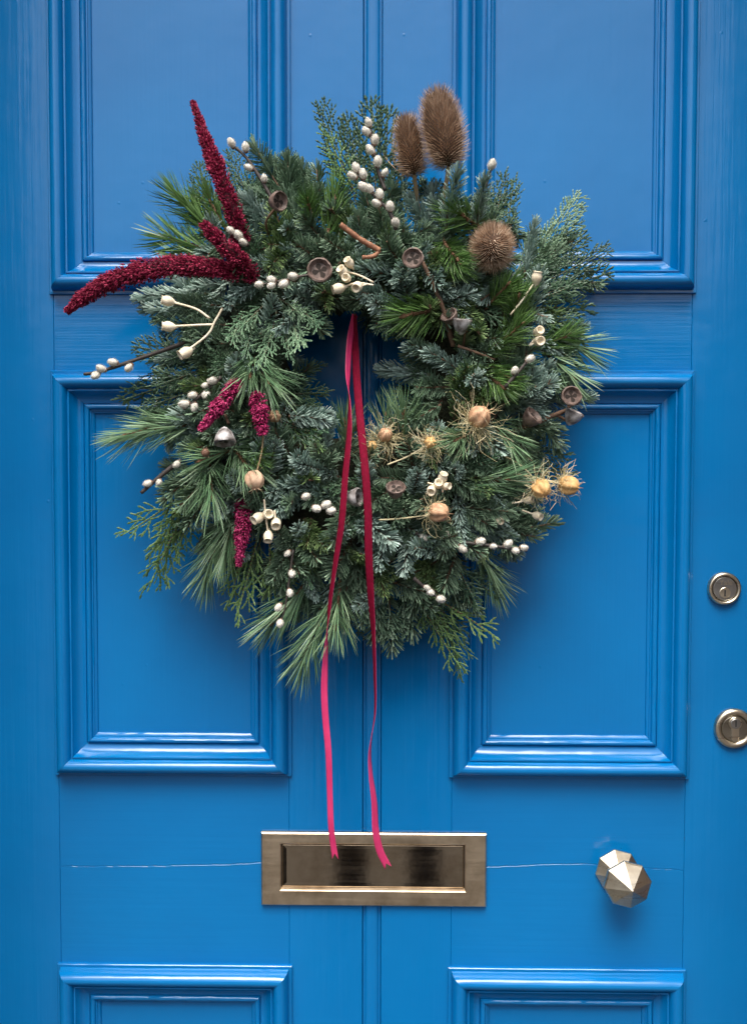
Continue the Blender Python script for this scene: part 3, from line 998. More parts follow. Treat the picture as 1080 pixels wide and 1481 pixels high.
def add_protos(kind, name, child, twig_mat, leaf_mat, builds):
    PROTO[kind] = dict(name=name, child=child, var=[])
    for L, (tw, (Vn, Fn)) in builds:
        m1 = mesh_of(name + '_twig', tw.V, tw.F, twig_mat, True)
        m2 = mesh_of(child, Vn, Fn, leaf_mat)
        per = 6 if child == 'leaf_scales' else (10 if 'fir' in name else 13)
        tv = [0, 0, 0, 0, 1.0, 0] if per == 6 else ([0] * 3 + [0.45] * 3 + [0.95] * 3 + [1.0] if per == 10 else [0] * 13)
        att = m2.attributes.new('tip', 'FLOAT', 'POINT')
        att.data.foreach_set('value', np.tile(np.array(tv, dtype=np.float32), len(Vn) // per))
        PROTO[kind]['var'].append((L, m1, m2))


FIRS = [(0.045, 0), (0.06, 1), (0.07, 2), (0.08, 2), (0.09, 3), (0.11, 4), (0.12, 4)]
BRUSH = [(0.045, 0), (0.06, 0), (0.075, 0), (0.085, 1), (0.10, 2)]
add_protos('F', 'fir_sprig', 'needles', M['twig'], M['fir'],
           [(L, make_fir(L, 27, 0.0185, 0.0017, 58, 'comb', 20 + i, k)) for i, (L, k) in enumerate(FIRS)])
add_protos('O', 'fir_sprig', 'needles', M['twig'], M['fir_olive'],
           [(L, make_fir(L, 27, 0.0160, 0.0016, 56, 'upper', 40 + i, k)) for i, (L, k) in enumerate(FIRS[:5])])
add_protos('N', 'noble_fir_sprig', 'needles', M['twig'], M['noble'],
           [(L, make_fir(L, 29, 0.0175, 0.0019, 50, 'upper', 60 + i, k)) for i, (L, k) in enumerate(BRUSH)])
add_protos('P', 'pine_sprig', 'needles', M['twig_pine'], M['pine'],
           [(L, make_pine(L, d, ln, 80 + i)) for i, (L, d, ln) in enumerate([(0.04, 10, 0.050), (0.055, 9, 0.056), (0.075, 8.5, 0.062), (0.095, 8, 0.066)])])
add_protos('B', 'pine_sprig', 'needles', M['twig_pine'], M['pine_bright'],
           [(L, make_pine(L, d, ln, 90 + i, 40)) for i, (L, d, ln) in enumerate([(0.035, 14, 0.034), (0.05, 13, 0.040), (0.065, 12, 0.044), (0.085, 11, 0.048)])])
CED = [0.06, 0.085, 0.11, 0.14]
for kd, nm, mt, sd_ in (('C', 'cedar_sprig', 'cedar', 100), ('L', 'pale_cedar_sprig', 'cedar_light', 110), ('Y', 'yellow_green_cedar_sprig', 'cedar_yellow', 120)):
    add_protos(kd, nm, 'leaf_scales', M['twig'], M[mt],
               [(L, make_cedar(L, sd_ + i, (0.42, 0.38, 0.46)['CLY'.index(kd)], (1.0, 1.0, 0.62)['CLY'.index(kd)], (1.0, 1.0, 0.85)['CLY'.index(kd)])) for i, L in enumerate(CED)])


def sprig(kind, B, T, roll=None, rs=None):
    B, T = np.asarray(B, float), np.asarray(T, float)
    Lw = np.linalg.norm(T - B)
    var = PROTO[kind]['var']
    cand = sorted(range(len(var)), key=lambda i: abs(math.log(Lw / var[i][0])))[:2]
    i = cand[0] if random.random() < 0.7 or len(cand) < 2 or abs(math.log(Lw / var[cand[1]][0])) > 0.3 else cand[1]
    L, m1, m2 = var[i]
    sc = min(1.35, max(0.72, Lw / L))
    mid = (B + T) / 2
    s, u, d = frame_of(T - B, CAM - mid)
    if roll is None: roll = random.gauss(0, 0.3)
    c_, s_ = math.cos(roll), math.sin(roll)
    s, u = s * c_ + u * s_, u * c_ - s * s_
    # local x -> s', -y -> u, z -> d ; keep the frame right handed
    xax = np.cross(-u, d)
    o = bpy.data.objects.new(PROTO[kind]['name'], m1)
    COL.objects.link(o)
    o.parent = wreath
    flip = random.choice((1, -1))
    o.matrix_local = Matrix(((xax[0] * sc * flip, -u[0] * sc, d[0] * sc, B[0] - wreath_base[0]),
                             (xax[1] * sc * flip, -u[1] * sc, d[1] * sc, B[1] - wreath_base[1]),
                             (xax[2] * sc * flip, -u[2] * sc, d[2] * sc, B[2] - wreath_base[2]), (0, 0, 0, 1)))
    c = bpy.data.objects.new(PROTO[kind]['child'], m2)
    COL.objects.link(c)
    c.parent = o
    c['kind'] = 'stuff'
    return o


def S(kind, bx, by, tx, ty, db=None, dt=None, roll=None):
    if db is None: db = max(0.034, surf(bx, by) - 0.028)
    if dt is None: dt = max(0.036, surf(tx, ty) + 0.007)
    return sprig(kind, P(bx, by, db), P(tx, ty, dt), roll)


# ---- filler: the dark greenery in the depth of the ring
FILL_SPECIES = 'FFFFCFNC'
k = 0
for ring_u, cnt, dep in ((0.10, 44, 0.0), (0.36, 34, 0.0), (0.62, 44, 0.0), (0.84, 46, 0.0)):
    for i in range(cnt):
        a = -math.pi + 2 * math.pi * (i + random.random() * 0.8) / cnt
        u0 = ring_u + random.uniform(-0.08, 0.08)
        ri, ro = r_in(a), r_out(a)
        r0 = ri + u0 * (ro - ri)
        bx, by = HC[0] + r0 * math.cos(a), HC[1] + r0 * math.sin(a)
        if ring_u < 0.15:
            da = math.pi + random.uniform(-1.2, 1.2); ln = random.uniform(40, 60)
            bx, by = HC[0] + (ri + 62) * math.cos(a), HC[1] + (ri + 62) * math.sin(a)
        else:
            da = random.gauss(0.35, 0.75); ln = random.uniform(60, 95)
        ang = a + da
        tx, ty = bx + ln * math.cos(ang), by + ln * math.sin(ang)
        at, rt, ut = polar(tx, ty)
        lim = 0.95
        if ut > lim:
            rt2 = r_in(at) + lim * (r_out(at) - r_in(at)); f = rt2 / rt
            tx, ty = HC[0] + (tx - HC[0]) * f, HC[1] + (ty - HC[1]) * f
        if ut < -0.02 and ring_u > 0.15: continue
        sp = random.choice(FILL_SPECIES)
        lowleft = (tx < 520)
        if ring_u < 0.15:
            dd_ = random.uniform(0.035, 0.12)
            S(sp, bx, by, tx, ty, dd_, dd_ + random.uniform(-0.01, 0.01), random.gauss(0, 0.5))
            continue
        S(sp, bx, by, tx, ty, max(0.035, surf(bx, by) - 0.035), max(0.035, surf(tx, ty) - random.uniform(0.004, 0.03)), random.gauss(0, 0.5))

# ---- the fir sprigs that make up most of the visible surface
for i in range(190):
    a = random.uniform(-math.pi, math.pi)
    u0 = random.uniform(0.12, 0.86) ** 0.8
    ri, ro = r_in(a), r_out(a)
    r0 = ri + u0 * (ro - ri)
    bx, by = HC[0] + r0 * math.cos(a), HC[1] + r0 * math.sin(a)
    if random.random() < 0.3:                          # tips that point out of the wreath
        ang = random.uniform(0, 6.283); ln = random.uniform(8, 28)
        tx, ty = bx + ln * math.cos(ang), by + ln * math.sin(ang)
        sp = random.choice('NNFOF')
        S(sp, bx, by, tx, ty, surf(bx, by) - 0.045, surf(tx, ty) + 0.002, random.uniform(0, 6))
        continue
    ang = a + random.gauss(0.3, 0.9); ln = random.uniform(55, 90)
    tx, ty = bx + ln * math.cos(ang), by + ln * math.sin(ang)
    at, rt, ut = polar(tx, ty)
    if ut > 0.93 or ut < 0.02: continue
    sp = random.choice('FFNNNFO' if tx < 560 or by > 640 else 'FNNCOF')
    S(sp, bx, by, tx, ty, max(0.04, surf(bx, by) - 0.035), max(0.04, surf(tx, ty) - random.uniform(0.002, 0.014)), random.gauss(0, 0.4))

# ---- sprigs read off the photograph
TABLE = [
    # upper left
    ('B', 318, 352, 262, 290), ('B', 312, 368, 248, 338), ('B', 335, 345, 300, 290), ('B', 300, 330, 275, 300), ('B', 320, 375, 262, 372),
    ('N', 300, 425, 207, 424), ('N', 292, 446, 218, 452), ('F', 330, 440, 255, 446), ('C', 372, 335, 345, 226), ('C', 360, 340, 330, 262),
    ('C', 300, 330, 288, 240), ('F', 445, 330, 366, 224), ('F', 430, 320, 395, 240), ('F', 465, 310, 440, 236), ('N', 398, 335, 362, 284),
    ('B', 454, 335, 449, 287, 0.095, 0.135), ('B', 470, 350, 490, 285), ('O', 424, 395, 398, 300), ('O', 428, 350, 380, 387),
    ('F', 482, 372, 440, 312), ('F', 475, 385, 430, 355), ('O', 470, 400, 462, 445), ('F', 520, 380, 470, 345), ('F', 530, 400, 490, 380),
    ('N', 355, 410, 325, 445), ('N', 395, 400, 335, 425), ('F', 440, 410, 385, 400), ('F', 380, 370, 340, 385),
    # top
    ('C', 520, 310, 476, 158, 0.07, 0.06), ('C', 532, 300, 508, 168, 0.07, 0.065), ('C', 545, 300, 536, 150, 0.07, 0.06), ('C', 552, 300, 566, 162, 0.07, 0.06),
    ('Y', 515, 280, 470, 192, 0.07, 0.07), ('C', 560, 310, 590, 215), ('L', 585, 335, 580, 238), ('L', 600, 330, 612, 262), ('F', 556, 385, 524, 282), ('F', 570, 370, 548, 300),
    ('F', 540, 390, 512, 318), ('C', 505, 320, 490, 262), ('F', 590, 400, 560, 350),
    # upper right
    ('N', 645, 330, 658, 246, 0.115, 0.135), ('N', 690, 325, 699, 256, 0.11, 0.125), ('N', 640, 360, 600, 286), ('N', 625, 330, 622, 275), ('N', 655, 345, 635, 290),
    ('C', 716, 340, 720, 258), ('C', 730, 345, 746, 268), ('C', 735, 360, 742, 312), ('C', 700, 330, 735, 285),
    ('L', 752, 392, 845, 294), ('L', 768, 402, 842, 322), ('L', 740, 400, 790, 330), ('L', 745, 410, 800, 372), ('N', 758, 395, 770, 326),
    ('C', 760, 420, 872, 372), ('C', 770, 432, 876, 392), ('C', 770, 445, 850, 440), ('C', 780, 462, 842, 492), ('C', 762, 402, 842, 342), ('C', 755, 440, 835, 415),
    ('C', 750, 460, 830, 465), ('C', 765, 480, 835, 520),
    ('B', 722, 345, 656, 312), ('B', 612, 362, 664, 388), ('B', 640, 345, 655, 375, 0.10, 0.135), ('B', 744, 480, 745, 432),
    ('B', 655, 440, 590, 462), ('B', 700, 450, 730, 410), 
    ('N', 592, 440, 575, 388), ('F', 600, 420, 582, 372), ('N', 560, 425, 520, 430), ('N', 575, 460, 545, 428),
    # right
    ('B', 690, 520, 756, 472), ('B', 700, 525, 748, 548), ('B', 688, 528, 722, 562), ('P', 780, 480, 842, 500), ('P', 775, 500, 828, 540), ('B', 760, 510, 820, 480),
    ('N', 675, 545, 622, 502), ('N', 622, 542, 558, 538), ('N', 650, 520, 590, 495), ('F', 660, 560, 600, 560), ('F', 640, 580, 590, 590), ('C', 690, 570, 660, 520),
    ('C', 680, 590, 650, 560), ('N', 740, 595, 792, 548), ('F', 720, 590, 760, 545), ('N', 765, 582, 852, 582, 0.06, 0.07), ('F', 765, 582, 802, 642), ('F', 740, 610, 790, 620),
    ('C', 755, 650, 818, 664), ('C', 765, 675, 824, 688), ('P', 700, 600, 742, 640), ('P', 690, 620, 660, 640), ('N', 640, 660, 625, 618, 0.11, 0.135),
    ('F', 620, 690, 720, 690), ('F', 680, 720, 770, 722), ('C', 640, 690, 720, 660), ('F', 650, 730, 740, 745), ('P', 640, 700, 730, 702), ('C', 660, 690, 745, 705),
    ('F', 700, 770, 800, 764, 0.06, 0.06), ('F', 690, 765, 775, 745),
    # hole edges and bottom middle
    ('P', 500, 655, 500, 612), ('P', 560, 660, 555, 605), ('P', 580, 650, 590, 600), ('F', 520, 690, 540, 650), ('F', 600, 690, 590, 640), ('N', 600, 720, 600, 680, 0.11, 0.14), ('N', 540, 710, 520, 676),
    ('F', 480, 700, 460, 640), ('N', 490, 690, 424, 668), ('N', 455, 700, 435, 655), ('N', 420, 690, 400, 746), ('N', 430, 700, 385, 712), ('N', 390, 690, 392, 640, 0.11, 0.135), ('F', 420, 660, 395, 620),
    ('F', 510, 780, 480, 832), ('F', 500, 740, 480, 790), ('O', 450, 750, 440, 790), ('O', 440, 750, 470, 800), ('N', 560, 760, 545, 822), ('N', 590, 770, 590, 825), ('N', 555, 740, 520, 770),
    ('F', 575, 830, 622, 880), ('F', 560, 860, 572, 935), ('F', 540, 850, 520, 900), ('O', 600, 830, 640, 860), ('C', 540, 850, 530, 900), ('F', 630, 750, 610, 720), ('N', 640, 790, 600, 800), ('F', 660, 800, 640, 850),
    # left
    ('P', 262, 606, 186, 628, 0.075, 0.07), ('P', 300, 610, 235, 622), ('C', 292, 520, 200, 500), ('C', 282, 545, 186, 572), ('C', 300, 530, 226, 562), ('C', 290, 560, 215, 590), ('C', 300, 500, 240, 520),
    ('L', 400, 448, 386, 532, 0.11, 0.142), ('L', 352, 450, 330, 502, 0.11, 0.142), ('L', 420, 448, 436, 512, 0.11, 0.142), ('L', 382, 440, 342, 482, 0.11, 0.142), ('L', 430, 440, 466, 480, 0.11, 0.142), ('L', 410, 445, 410, 520, 0.11, 0.142), ('L', 370, 450, 356, 520, 0.11, 0.142), ('L', 400, 430, 448, 455, 0.11, 0.142),
    ('F', 330, 470, 250, 470), ('F', 320, 500, 280, 470), ('P', 360, 492, 386, 560), ('P', 370, 500, 365, 545), ('N', 345, 560, 335, 525, 0.11, 0.13), ('C', 350, 520, 300, 540),
    ('P', 300, 650, 312, 722), ('P', 340, 650, 292, 660), ('P', 330, 640, 360, 670), ('B', 345, 655, 375, 665), ('N', 375, 690, 370, 640, 0.11, 0.135), ('N', 360, 700, 330, 690),
    ('F', 292, 672, 240, 722), ('F', 300, 690, 262, 730), ('F', 330, 690, 290, 700), ('F', 300, 720, 272, 760), ('N', 350, 720, 310, 740),
    ('C', 395, 570, 475, 568, 0.08, 0.075), ('C', 400, 590, 478, 602, 0.08, 0.08), ('C', 392, 610, 470, 632), ('C', 420, 545, 460, 530, 0.07, 0.06), ('C', 380, 560, 440, 545), ('Y', 400, 600, 474, 640),
    ('F', 330, 580, 280, 600), ('F', 350, 600, 300, 580), ('F', 340, 625, 300, 630), ('O', 330, 640, 280, 650),
    # lower left and bottom
    ('Y', 288, 700, 212, 838, 0.085, 0.06), ('Y', 282, 722, 252, 800, 0.085, 0.06), ('Y', 262, 715, 188, 780, 0.08, 0.06), ('Y', 275, 705, 218, 800, 0.08, 0.06), ('Y', 250, 740, 232, 838, 0.07, 0.055), ('C', 300, 720, 260, 760),
    ('P', 330, 750, 290, 830, 0.07, 0.055), ('P', 345, 730, 320, 800), ('Y', 372, 780, 345, 888, 0.095, 0.065), ('Y', 390, 785, 388, 870, 0.09, 0.07), ('Y', 355, 780, 332, 868, 0.09, 0.06), ('C', 380, 770, 360, 840), ('C', 400, 790, 420, 860),
    ('P', 478, 872, 430, 952, 0.105, 0.085), ('P', 450, 832, 402, 902, 0.09, 0.075), ('P', 492, 835, 488, 905, 0.085, 0.105), ('Y', 330, 702, 312, 752), ('C', 440, 790, 450, 850), ('F', 420, 780, 400, 840), ('C', 450, 800, 420, 840),
    ('P', 682, 782, 722, 842), ('C', 650, 800, 690, 870), ('C', 660, 820, 715, 860), ('Y', 620, 862, 690, 966, 0.075, 0.055), ('Y', 640, 872, 716, 914, 0.07, 0.05), ('Y', 602, 862, 656, 960, 0.075, 0.055), ('C', 620, 860, 670, 920),
    ('F', 432, 805, 402, 762), ('N', 445, 795, 425, 758), ('F', 405, 785, 432, 830), ('F', 430, 770, 460, 812), ('N', 470, 790, 500, 760), ('F', 510, 850, 500, 902), ('F', 545, 860, 545, 920), ('F', 585, 855, 598, 912), ('F', 610, 850, 632, 898), ('N', 480, 840, 470, 892), ('C', 500, 850, 520, 912), ('F', 660, 840, 690, 880), ('N', 560, 850, 520, 880),
    ('C', 600, 850, 640, 920), ('F', 600, 790, 660, 770), ('F', 640, 770, 690, 800), ('O', 540, 800, 560, 860), ('N', 520, 740, 560, 790),
]
for e in TABLE:
    S(*e)

# ---- amaranth spikes: a curved core packed with small granules
def amaranth(pts, wid, depths, mat, label, seed):
    rng = np.random.default_rng(seed)
    depths = [q + 0.012 for q in depths]
    path = smooth_path([P(x, y, d) for (x, y), d in zip(pts, depths)], 60)
    mpp = 0.0009 * (1.2 - np.mean(depths)) / 1.2
    w = np.interp(np.linspace(0, 1, 60), np.linspace(0, 1, len(wid)), wid) * 0.43 * mpp
    seg = np.linalg.norm(np.diff(path, axis=0), axis=1).sum()
    n = int(seg * np.mean(w) * 3.6e6) + 400
    t = rng.random(n)
    # clusters make the outline lumpy
    nc = int(seg * 420)
    ct, ca = rng.random(nc), rng.uniform(0, 6.283, nc)
    which = rng.integers(0, nc, n)
    t = np.clip(np.where(rng.random(n) < 0.75, ct[which] + rng.normal(0, 0.02, n), t), 0, 0.999)
    a = np.where(rng.random(n) < 0.75, ca[which] + rng.normal(0, 0.55, n), rng.uniform(0, 6.283, n))
    bulge = np.where(rng.random(n) < 0.75, 0.72 + 0.62 * rng.random(nc)[which], 0.85)
    tan = np.gradient(path, axis=0); tan /= np.linalg.norm(tan, axis=1)[:, None]
    fr = [frame_of(d) for d in tan]
    ss, uu = np.array([f[0] for f in fr]), np.array([f[1] for f in fr])
    i0 = np.minimum((t * 59).astype(int), 58); f = (t * 59 - i0)[:, None]
    c = path[i0] * (1 - f) + path[i0 + 1] * f
    lat = ss[i0] * np.cos(a)[:, None] + uu[i0] * np.sin(a)[:, None]
    r = w[i0] * bulge * rng.uniform(0.70, 1.04, n)
    c = c + lat * r[:, None]
    out_d = lat + tan[i0] * 0.8 + rng.normal(0, 0.25, (n, 3))
    out_d /= np.linalg.norm(out_d, axis=1)[:, None]
    x = np.cross(out_d, rng.normal(0, 1, (n, 3))); x /= np.linalg.norm(x, axis=1)[:, None]
    y = np.cross(out_d, x)
    g = (0.00125 * rng.uniform(0.7, 1.25, n))[:, None]
    V6 = np.stack([c - x * g * .8, c + x * g * .8, c - y * g * .8, c + y * g * .8, c + out_d * g * 1.9, c - out_d * g], 1)
    Fn = [tuple(6 * i + q for q in ff) for i in range(n) for ff in OCT_F]
    o = part('amaranth_spike', *tube(path, w * 0.68, 8), M['amaranth_core'], wreath, label=label)
    part('granules', V6.reshape(-1, 3), Fn, M[mat], o, kind='stuff')
    return o


amaranth([(352, 352), (335, 300), (315, 245), (297, 200), (279, 147)], [24, 26, 25, 17, 5], [0.10, 0.115, 0.115, 0.11, 0.10], 'amaranth', 'crimson amaranth spike pointing straight up', 1)
amaranth([(366, 398), (340, 370), (315, 345), (292, 322)], [30, 26, 22, 9], [0.11, 0.135, 0.14, 0.14], 'amaranth', 'short crimson amaranth spike between the two long ones', 2)
amaranth([(346, 396), (290, 385), (240, 385), (190, 397), (150, 412), (120, 430), (97, 450)], [20, 29, 33, 33, 26, 20, 8], [0.115, 0.12, 0.12, 0.115, 0.105, 0.095, 0.085], 'amaranth', 'long crimson amaranth spike drooping sideways over the moulding', 3)
amaranth([(346, 550), (320, 583), (289, 622)], [20, 23, 7], [0.125, 0.14, 0.14], 'amaranth_pink', 'pink amaranth spike slanting down beside the bell shaped gum nut', 4)
amaranth([(371, 568), (376, 598), (381, 628)], [17, 25, 13], [0.135, 0.145, 0.145], 'amaranth_pink', 'stubby pink amaranth spike hanging beside a brown pod', 5)
amaranth([(353, 724), (351, 765), (345, 818)], [27, 24, 6], [0.09, 0.105, 0.10], 'amaranth_pink', 'pink amaranth spike hanging below the round poppy head', 6)

# ---- teasels
def teasel(base_px, tip_px, db, dt, wpx, label, stem_px, seed, n=900):
    rng = np.random.default_rng(seed)
    B, T = P(*base_px, db), P(*tip_px, dt)
    L = np.linalg.norm(T - B); ax = (T - B) / L
    mpp = 0.0009 * (1.2 - (db + dt) / 2) / 1.2
    R = wpx * 0.5 * mpp - 0.0065
    s, u, d = frame_of(ax)
    hs = np.linspace(0, 1, 14)
    rad_f = lambda h: R * np.sqrt(np.clip(1 - (2 * h - 1) ** 2, 0, 1)) ** 0.72 * (1.03 - 0.12 * (h - 0.4))
    top = L - 0.006
    o = part('teasel', *lathe([(max(0.001, float(rad_f(h))), h * top) for h in hs], 16, B, ax), M['teasel_core'], wreath, smooth=True, label=label)
    k = np.arange(n)
    h = (k + 0.5) / n
    a = k * 2.399963
    lat = np.cos(a)[:, None] * s + np.sin(a)[:, None] * u
    r = rad_f(h)
    p = B + d * (h * top)[:, None] + lat * (r * 0.93)[:, None]
    nrm_up = (h - 0.42) * 1.1
    D = lat + d * (0.35 + np.clip(nrm_up, -0.4, 1) * 1.5)[:, None] + rng.normal(0, 0.10, (n, 3))
    part('spines', *blades(p, D, np.tile(d, (n, 1)), 0.0120 * rng.uniform(0.7, 1.2, n), 0.0013, 0.10, segs=2, sides=3, prof=[1.0, 0.6]), M['teasel'], o, kind='stuff')
    nb = 9
    a = np.arange(nb) * 2 * math.pi / nb + rng.random(nb)
    lat = np.cos(a)[:, None] * s + np.sin(a)[:, None] * u
    lat = lat[lat[:, 1] > -0.55]; nb = len(lat)
    part('bracts', *blades(np.tile(B - d * 0.001, (nb, 1)) + lat * 0.004, lat * 0.9 + d * 0.35, np.tile(d, (nb, 1)), rng.uniform(0.022, 0.045, nb), 0.0019, 0.55, segs=4, sides=3, prof=[1, .8, .6, .4]), M['teasel'], o)
    part('stem', *tube(smooth_path([B, P(*stem_px, max(0.06, db - 0.03))], 6), 0.0026, 7), M['stem_tan'], o)
    return o


teasel((649, 240), (630, 127), 0.125, 0.125, 67, 'tallest brown teasel head', (636, 320), 1, 1400)
teasel((599, 252), (586, 164), 0.105, 0.105, 49, 'smaller dark brown teasel head next to the tallest one', (606, 310), 2, 900)
teasel((708, 372), (716, 338), 0.115, 0.165, 64, 'round pinkish brown teasel head seen from its top', (700, 400), 3, 1100)

# ---- pussy willow
def catkin_mesh(seed):
    rng = np.random.default_rng(seed)
    pr = [(0.0012, 0.0), (0.0030, 0.0014), (0.0045, 0.0040), (0.0049, 0.0066), (0.0044, 0.0092), (0.0030, 0.0114), (0.0010, 0.0126)]
    V, F = lathe(pr, 12, (0, 0, 0), (0, 0, 1), up=(1, 0, 0))
    V = [v * (1 + rng.normal(0, 0.06)) * np.array([0.88, 1.0, 1.06]) for v in V]
    return mesh_of('catkin', V, F, M['catkin'], True)


def bud_mesh():
    V, F = lathe([(0.0012, -0.0012), (0.0026, 0.0), (0.0036, 0.0020), (0.0030, 0.0021)], 9, (0, 0, 0), (0, 0, 1), up=(1, 0, 0))
    return mesh_of('bud_scale', V, F, M['bud_scale'], True)


CATK = [catkin_mesh(i) for i in range(4)]
FUZZ = []
for q in range(3):
    rng = np.random.default_rng(50 + q)
    nn = 330
    dv = rng.normal(0, 1, (nn, 3)); dv /= np.linalg.norm(dv, axis=1)[:, None]
    pp = dv * np.array([0.0044, 0.0044, 0.0058]) + np.array([0, 0, 0.0066])
    FUZZ.append(mesh_of('fur', *blades(pp, dv + np.array([0, 0, 0.7]), np.tile([0.1, 0.2, 1], (nn, 1)), 0.0026, 0.0002, 0.3, segs=2), M['catkin']))
BUD = bud_mesh()


def place(name, mesh, parent, loc, axis, sc=1.0, roll=0.0, label=None, squash=(1, 1)):
    s, u, d = frame_of(axis, (0.2, -1, 0.1))
    c_, s_ = math.cos(roll), math.sin(roll)
    s, u = s * c_ + u * s_, u * c_ - s * s_
    o = bpy.data.objects.new(name, mesh)
    COL.objects.link(o)
    o.parent = parent
    l = np.asarray(loc) - WORG[parent.name]
    o.matrix_local = Matrix(((s[0] * sc, u[0] * sc, d[0] * sc, l[0]), (s[1] * sc, u[1] * sc, d[1] * sc, l[1]), (s[2] * sc, u[2] * sc, d[2] * sc, l[2]), (0, 0, 0, 1)))
    WORG[o.name] = np.asarray(loc)
    if label: o['label'] = label
    MATS[o.name] = Matrix(((s[0] * sc, u[0] * sc, d[0] * sc, l[0]), (s[1] * sc, u[1] * sc, d[1] * sc, l[1]), (s[2] * sc, u[2] * sc, d[2] * sc, l[2]), (0, 0, 0, 1)))
    return o


MATS = {}


def willow(tw, cats, dof=0.024, rad0=0.0022, label=None, depth=None, mat='twig_dark'):
    def dp(x, y):
        return (depth if depth is not None else max(0.05, surf(x, y))) + dof
    pts = [P(x, y, dp(x, y)) for x, y in tw]
    path = smooth_path(pts, 5 * len(pts))
    o = part('willow_twig', *tube(path, np.linspace(rad0 * 0.75, rad0 * 1.15, len(path)) * (1 + RNG.normal(0, 0.06, len(path))), 7), M[mat], wreath, label=label, smooth=True)
    tdir = unit(path[0] - path[-1])
    for c in cats:
        x, y = c[:2]; sc = (c[2] if len(c) > 2 else 1.0) * (0.86 + RNG.normal(0, 0.05))
        q = P(x, y, dp(x, y) + 0.003)
        i = int(np.argmin(np.linalg.norm(path - q, axis=1)))
        off = q - path[i]
        ax = unit(unit(tdir) * 1.1 + (unit(off) * 0.75 if np.linalg.norm(off) > 1e-4 else 0) + np.array([0, -0.25, 0]) + RNG.normal(0, 0.1, 3))
        base = q - ax * 0.0064 * sc
        k = place('catkin', random.choice(CATK), o, base, ax, sc, random.random() * 6)
        bb = bpy.data.objects.new('bud_scale', BUD); COL.objects.link(bb); bb.parent = o
        bb.matrix_local = MATS[k.name]
        if True:
            fz = bpy.data.objects.new('fur', random.choice(FUZZ)); COL.objects.link(fz); fz.parent = o; fz['kind'] = 'stuff'
            fz.matrix_local = MATS[k.name]
    return o


willow([(331, 206), (354, 225), (375, 255), (396, 292)], [(335, 207, 1.15), (355, 213, .95), (360, 242, .95), (382, 258, 1.0)], depth=0.09, label='dark willow twig with white catkins beside the upright crimson spike')
willow([(533, 174), (540, 215), (548, 250), (557, 275)], [(533, 177), (530, 190), (542, 202, 1.1), (536, 217, 1.1), (546, 234, 1.1), (556, 250)], depth=0.10, label='willow twig with white catkins in front of the tall cedar')
willow([(512, 242), (530, 268), (548, 290), (563, 305), (573, 332)], [(515, 243), (510, 254), (525, 252, 1.1), (526, 270), (535, 273), (549, 281, 1.1), (545, 294), (564, 299, 1.05), (572, 322)], depth=0.115)
willow([(121, 541), (145, 537), (205, 517), (240, 505), (268, 495)], [(139, 542), (147, 533), (164, 524, 1.1), (187, 531)], depth=0.075, rad0=0.0026, label='dark willow twig reaching out over the moulding with four catkins')
willow([(266, 592), (290, 572), (320, 545)], [(267, 584, 1.1), (281, 588), (279, 571), (298, 570), (308, 550), (297, 557, .8)], depth=0.10)
willow([(204, 713), (230, 690), (262, 665)], [(214, 699, 1.05), (230, 697, .8), (256, 671)], depth=0.08, rad0=0.0026)
willow([(404, 905), (412, 880), (418, 840), (424, 795)], [(422, 829), (419, 857), (403, 878, .95), (405, 901, 1.05), (416, 800, .8)], depth=0.10, rad0=0.0013)
willow([(762, 796), (690, 787), (640, 780), (600, 772)], [(612, 777), (643, 774), (668, 793), (694, 783, 1.1), (713, 790, .9), (734, 787, 1.05), (745, 796, 1.05), (757, 792, .9)], depth=0.09, rad0=0.0024, label='dark willow twig with a row of catkins at the lower right')
willow([(640, 869), (618, 853), (598, 836)], [(622, 856), (637, 866), (617, 850, .8)], depth=0.09)
willow([(768, 515), (750, 537), (730, 560)], [(766, 519), (744, 536, .85)], depth=0.12)
willow([(370, 412), (395, 408), (425, 401), (455, 396)], [(375, 411, .9), (393, 404), (393, 412), (411, 410, 1.1), (424, 399)], depth=0.135, rad0=0.0013)
willow([(486, 741), (470, 735), (452, 733)], [(457, 735), (471, 730, 1.1), (478, 738, 1.1), (442, 718, .95)], depth=0.13)
willow([(711, 236), (708, 252), (702, 272)], [(711, 238, 1.15)], depth=0.10, rad0=0.0012)
willow([(332, 330), (345, 342), (360, 355)], [(334, 333, .9), (345, 340, 1.1), (352, 350, .9)], depth=0.105)

# ---- cream seed pods on pale stalks
PODM = mesh_of('seed_pod', *lathe([(0.0011, -0.006), (0.0016, -0.003), (0.0042, 0.0), (0.0060, 0.0040), (0.0060, 0.0080), (0.0048, 0.0108), (0.0050, 0.0120), (0.0056, 0.0128),
                                    (0.0046, 0.0126), (0.0034, 0.0112), (0.0030, 0.0085), (0.0005, 0.0080)], 14, (0, 0, 0), (0, 0, 1), up=(1, 0, 0)), M['cream'], True)


def pods(stalks, heads, depth, label=None, rad0=0.0011):
    o = None
    depth += 0.008
    for st in stalks:
        vf = tube(smooth_path([P(x, y, depth) for x, y in st], 4 * len(st)), rad0, 6)
        if o is None:
            o = part('seed_pod_stalk', *vf, M['cream'], wreath, smooth=True, label=label)
        else:
            part('side_stalk', *vf, M['cream'], o, smooth=True)
    for x, y, ax, sc in heads:
        a = unit(ax)
        place('seed_pod', PODM, o, P(x, y, depth + 0.002) - a * 0.006 * sc, a, sc, random.random() * 6)
    return o


